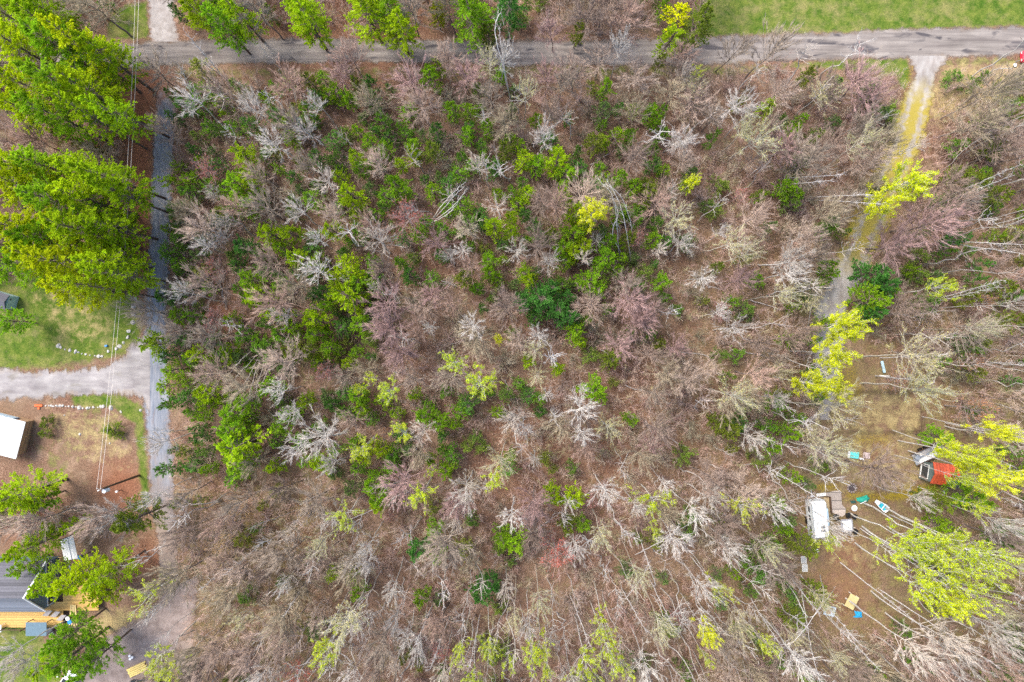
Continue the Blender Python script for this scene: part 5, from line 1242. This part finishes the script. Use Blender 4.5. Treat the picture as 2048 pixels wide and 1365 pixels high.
for i, (x, y) in enumerate([(1607, 1120), (1609, 1136)]):
    t = thing('old_casement', ['upper of two white window sashes laid end to end', 'lower of two white window sashes laid end to end'][i], 'casement', tuple(P(x, y)), math.radians(3), 'window sashes on the ground')
    boxes('frame', [((0, .5, .06), (.75, .07, .06)), ((0, -.5, .06), (.75, .07, .06)), ((.36, 0, .06), (.07, .93, .06)), ((-.36, 0, .06), (.07, .93, .06)), ((-.1, 0, .06), (.05, .93, .05))], OFFW, t)
    boxes('pane', [((0, 0, .05), (.65, .92, .015))], paint("dusty_glass", (.45, .45, .43), .3, .2), t)
t = thing('cooler_box', 'small blue and white cooler left of the bare orange earth', 'cooler', tuple(P(1630, 1101)), .4)
boxes('body', [((0, 0, .18), (.7, .42, .36))], paint("teal_plastic", (.03, .25, .35), .4), t, .03); boxes('lid', [((.05, 0, .40), (.6, .44, .06))], WHITE, t, .02)
tag(boxes('white_plank', [((P(1786, 962).x, P(1786, 962).y, .05), (.45, .1, .05), .8)], WHITE), 'tiny white plank on moss left of the red cabin', 'plank')

# fallen trunks
spots = rows("1085,318,1070,322 430,458,468,442 1130,840,1160,870 1345,880,1380,900 1330,470,1380,455 1292,372,1250,390 1420,930,1450,945 1290,840,1310,880 1250,770,1310,790 1010,760,1025,800 880,560,912,572 1200,700,1240,720 990,470,1020,440 740,500,760,505 1340,700,1420,715 1500,600,1560,620 1460,700,1530,712 900,690,935,676 520,490,570,486 620,560,650,575 350,450,390,437 560,250,600,270 680,310,720,325 1110,250,1130,225 1210,240,1230,215 1165,290,1145,310 1180,330,1230,300 1500,350,1530,330 1430,1020,1480,1045 1240,940,1260,900 1580,330,1600,360 600,1010,640,990 700,1040,790,1000 1010,1130,1100,1080 780,1180,840,1190 440,560,452,620 365,593,400,593 1090,960,1120,990 1390,800,1430,830 1960,430,1990,455 1930,520,1960,560 1860,620,1830,660 1000,545,1006,580 1270,300,1300,330")
for i, (x0, y0, x1, y1) in enumerate(spots):
    a, b = P(x0, y0, .15), P(x1, y1, .25); m_ = (a + b) / 2
    g = Geo(); n = 7; ts = np.linspace(0, 1, n); r = np.random.default_rng(i)
    pts = np.array([a.lerp(b, t) - m_ for t in ts]); pts[1:-1] += r.normal(size=(n - 2, 3)) * .07; L = (b - a).length
    tubes(g, pts[None], np.linspace(.09, .04, n)[None], 6)
    k = r.integers(2, n - 1, 5); d = unit((pts[-1] - pts[0])[None] + L * .8 * rand_dirs(5, r)); d[:, 2] = abs(d[:, 2]); cones(g, pts[k], pts[k] + d * .8, np.full(5, .025))
    o = obj('fallen_trunk', g.mesh('fallen_trunk'), BARK, None, (.52, .48, .45)); o.location = m_
    o['category'] = 'fallen tree'; o['group'] = 'pale fallen trunks on the forest floor'; TREES.append((o, 'log', (x0 + x1) / 2, (y0 + y1) / 2))
INFO['log'] = ('fallen_trunk', 'fallen tree', 'thin pale fallen trunk', '')

# ------------------------------------------------------------------ labels: each tree by its nearest landmark, side and rank
MARKS = [('the utility pole', 245, 967), ('the driveway fork', 255, 765), ('the white-roofed house', 35, 865), ('the blue-grey gabled house', 60, 1185), ('the small pale blue shed', 17, 600), ('the top left crossroads', 300, 110),
    ('the white camper', 1628, 1030), ('the red-roofed cabin', 1868, 943), ('the turquoise mattress', 1708, 909), ('the pale blue bench', 1763, 737), ('the plywood table', 1697, 1200), ('the gravel track mouth', 1850, 125),
    ('the mossy track bend', 1730, 450), ('the bright yellow trackside trees', 1675, 700), ('the red-budded maple', 805, 430), ('the coral-red bush', 1112, 1105), ('the lone bright yellow crown amid pines', 1192, 432),
    ('the biggest mid-left pine', 700, 580), ('the darkest pine clump', 1090, 605), ('the four arching birches', 895, 410), ('the big white dead crown', 645, 885), ('the twin round green bushes', 1128, 993),
    ('the round white radiating crown', 1165, 820), ('the lone cream crown', 1470, 792), ('the hoop-bent birch', 1000, 60), ('the spreading pale yellow crown', 1510, 280), ('the six dark bowed stems', 505, 740),
    ('the bright round pine by the left road', 480, 895), ('the red bush at the bottom edge', 592, 1350), ('the green field corner', 1400, 70), ('the white twisted crown right of centre', 1580, 520), ('the lower driveway', 280, 1290),
    ('the bottom row of yellow budding trees', 1170, 1320), ('the yellow grove at lower right', 1890, 1130), ('the white dead crown at upper left', 385, 200), ('the top road pines', 740, 30), ('the left road bend', 320, 640),
    ('the big pines at the left edge', 130, 400), ('the pines at the top left corner', 120, 130), ('the right edge of the woods', 2020, 520), ('the lower middle clearing', 760, 1180), ('the golden bushes at lower left', 470, 1060)]
from collections import defaultdict
slots = defaultdict(list)
SIZE = {}
for root, kind, x, y in TREES:
    lm = min(MARKS, key=lambda m: (m[1] - x) ** 2 + (m[2] - y) ** 2)
    dx, dy = x - lm[1], y - lm[2]
    side = ('right of' if dx > 0 else 'left of') if abs(dx) > abs(dy) else ('below' if dy > 0 else 'above')
    slots[(kind, lm[0], side)].append((math.hypot(dx, dy), root))
RANK = ['nearest', 'second nearest', 'third nearest', 'fourth nearest', 'fifth nearest', 'sixth nearest', 'seventh nearest', 'eighth nearest', 'ninth nearest', 'tenth nearest'] + ['%s nearest' % w for w in
        'eleventh twelfth thirteenth fourteenth fifteenth sixteenth seventeenth eighteenth nineteenth twentieth twenty-first twenty-second twenty-third twenty-fourth twenty-fifth twenty-sixth twenty-seventh twenty-eighth'.split()]
for (kind, lm, side), lst in slots.items():
    lst.sort(key=lambda q: q[0])
    for i, (_, root) in enumerate(lst):
        rk = RANK[i] if i < len(RANK) else 'farther'
        root['label'] = f"{INFO[kind][2]}, {rk} {side} {lm}"
print("TREES", len(TREES), COUNT)
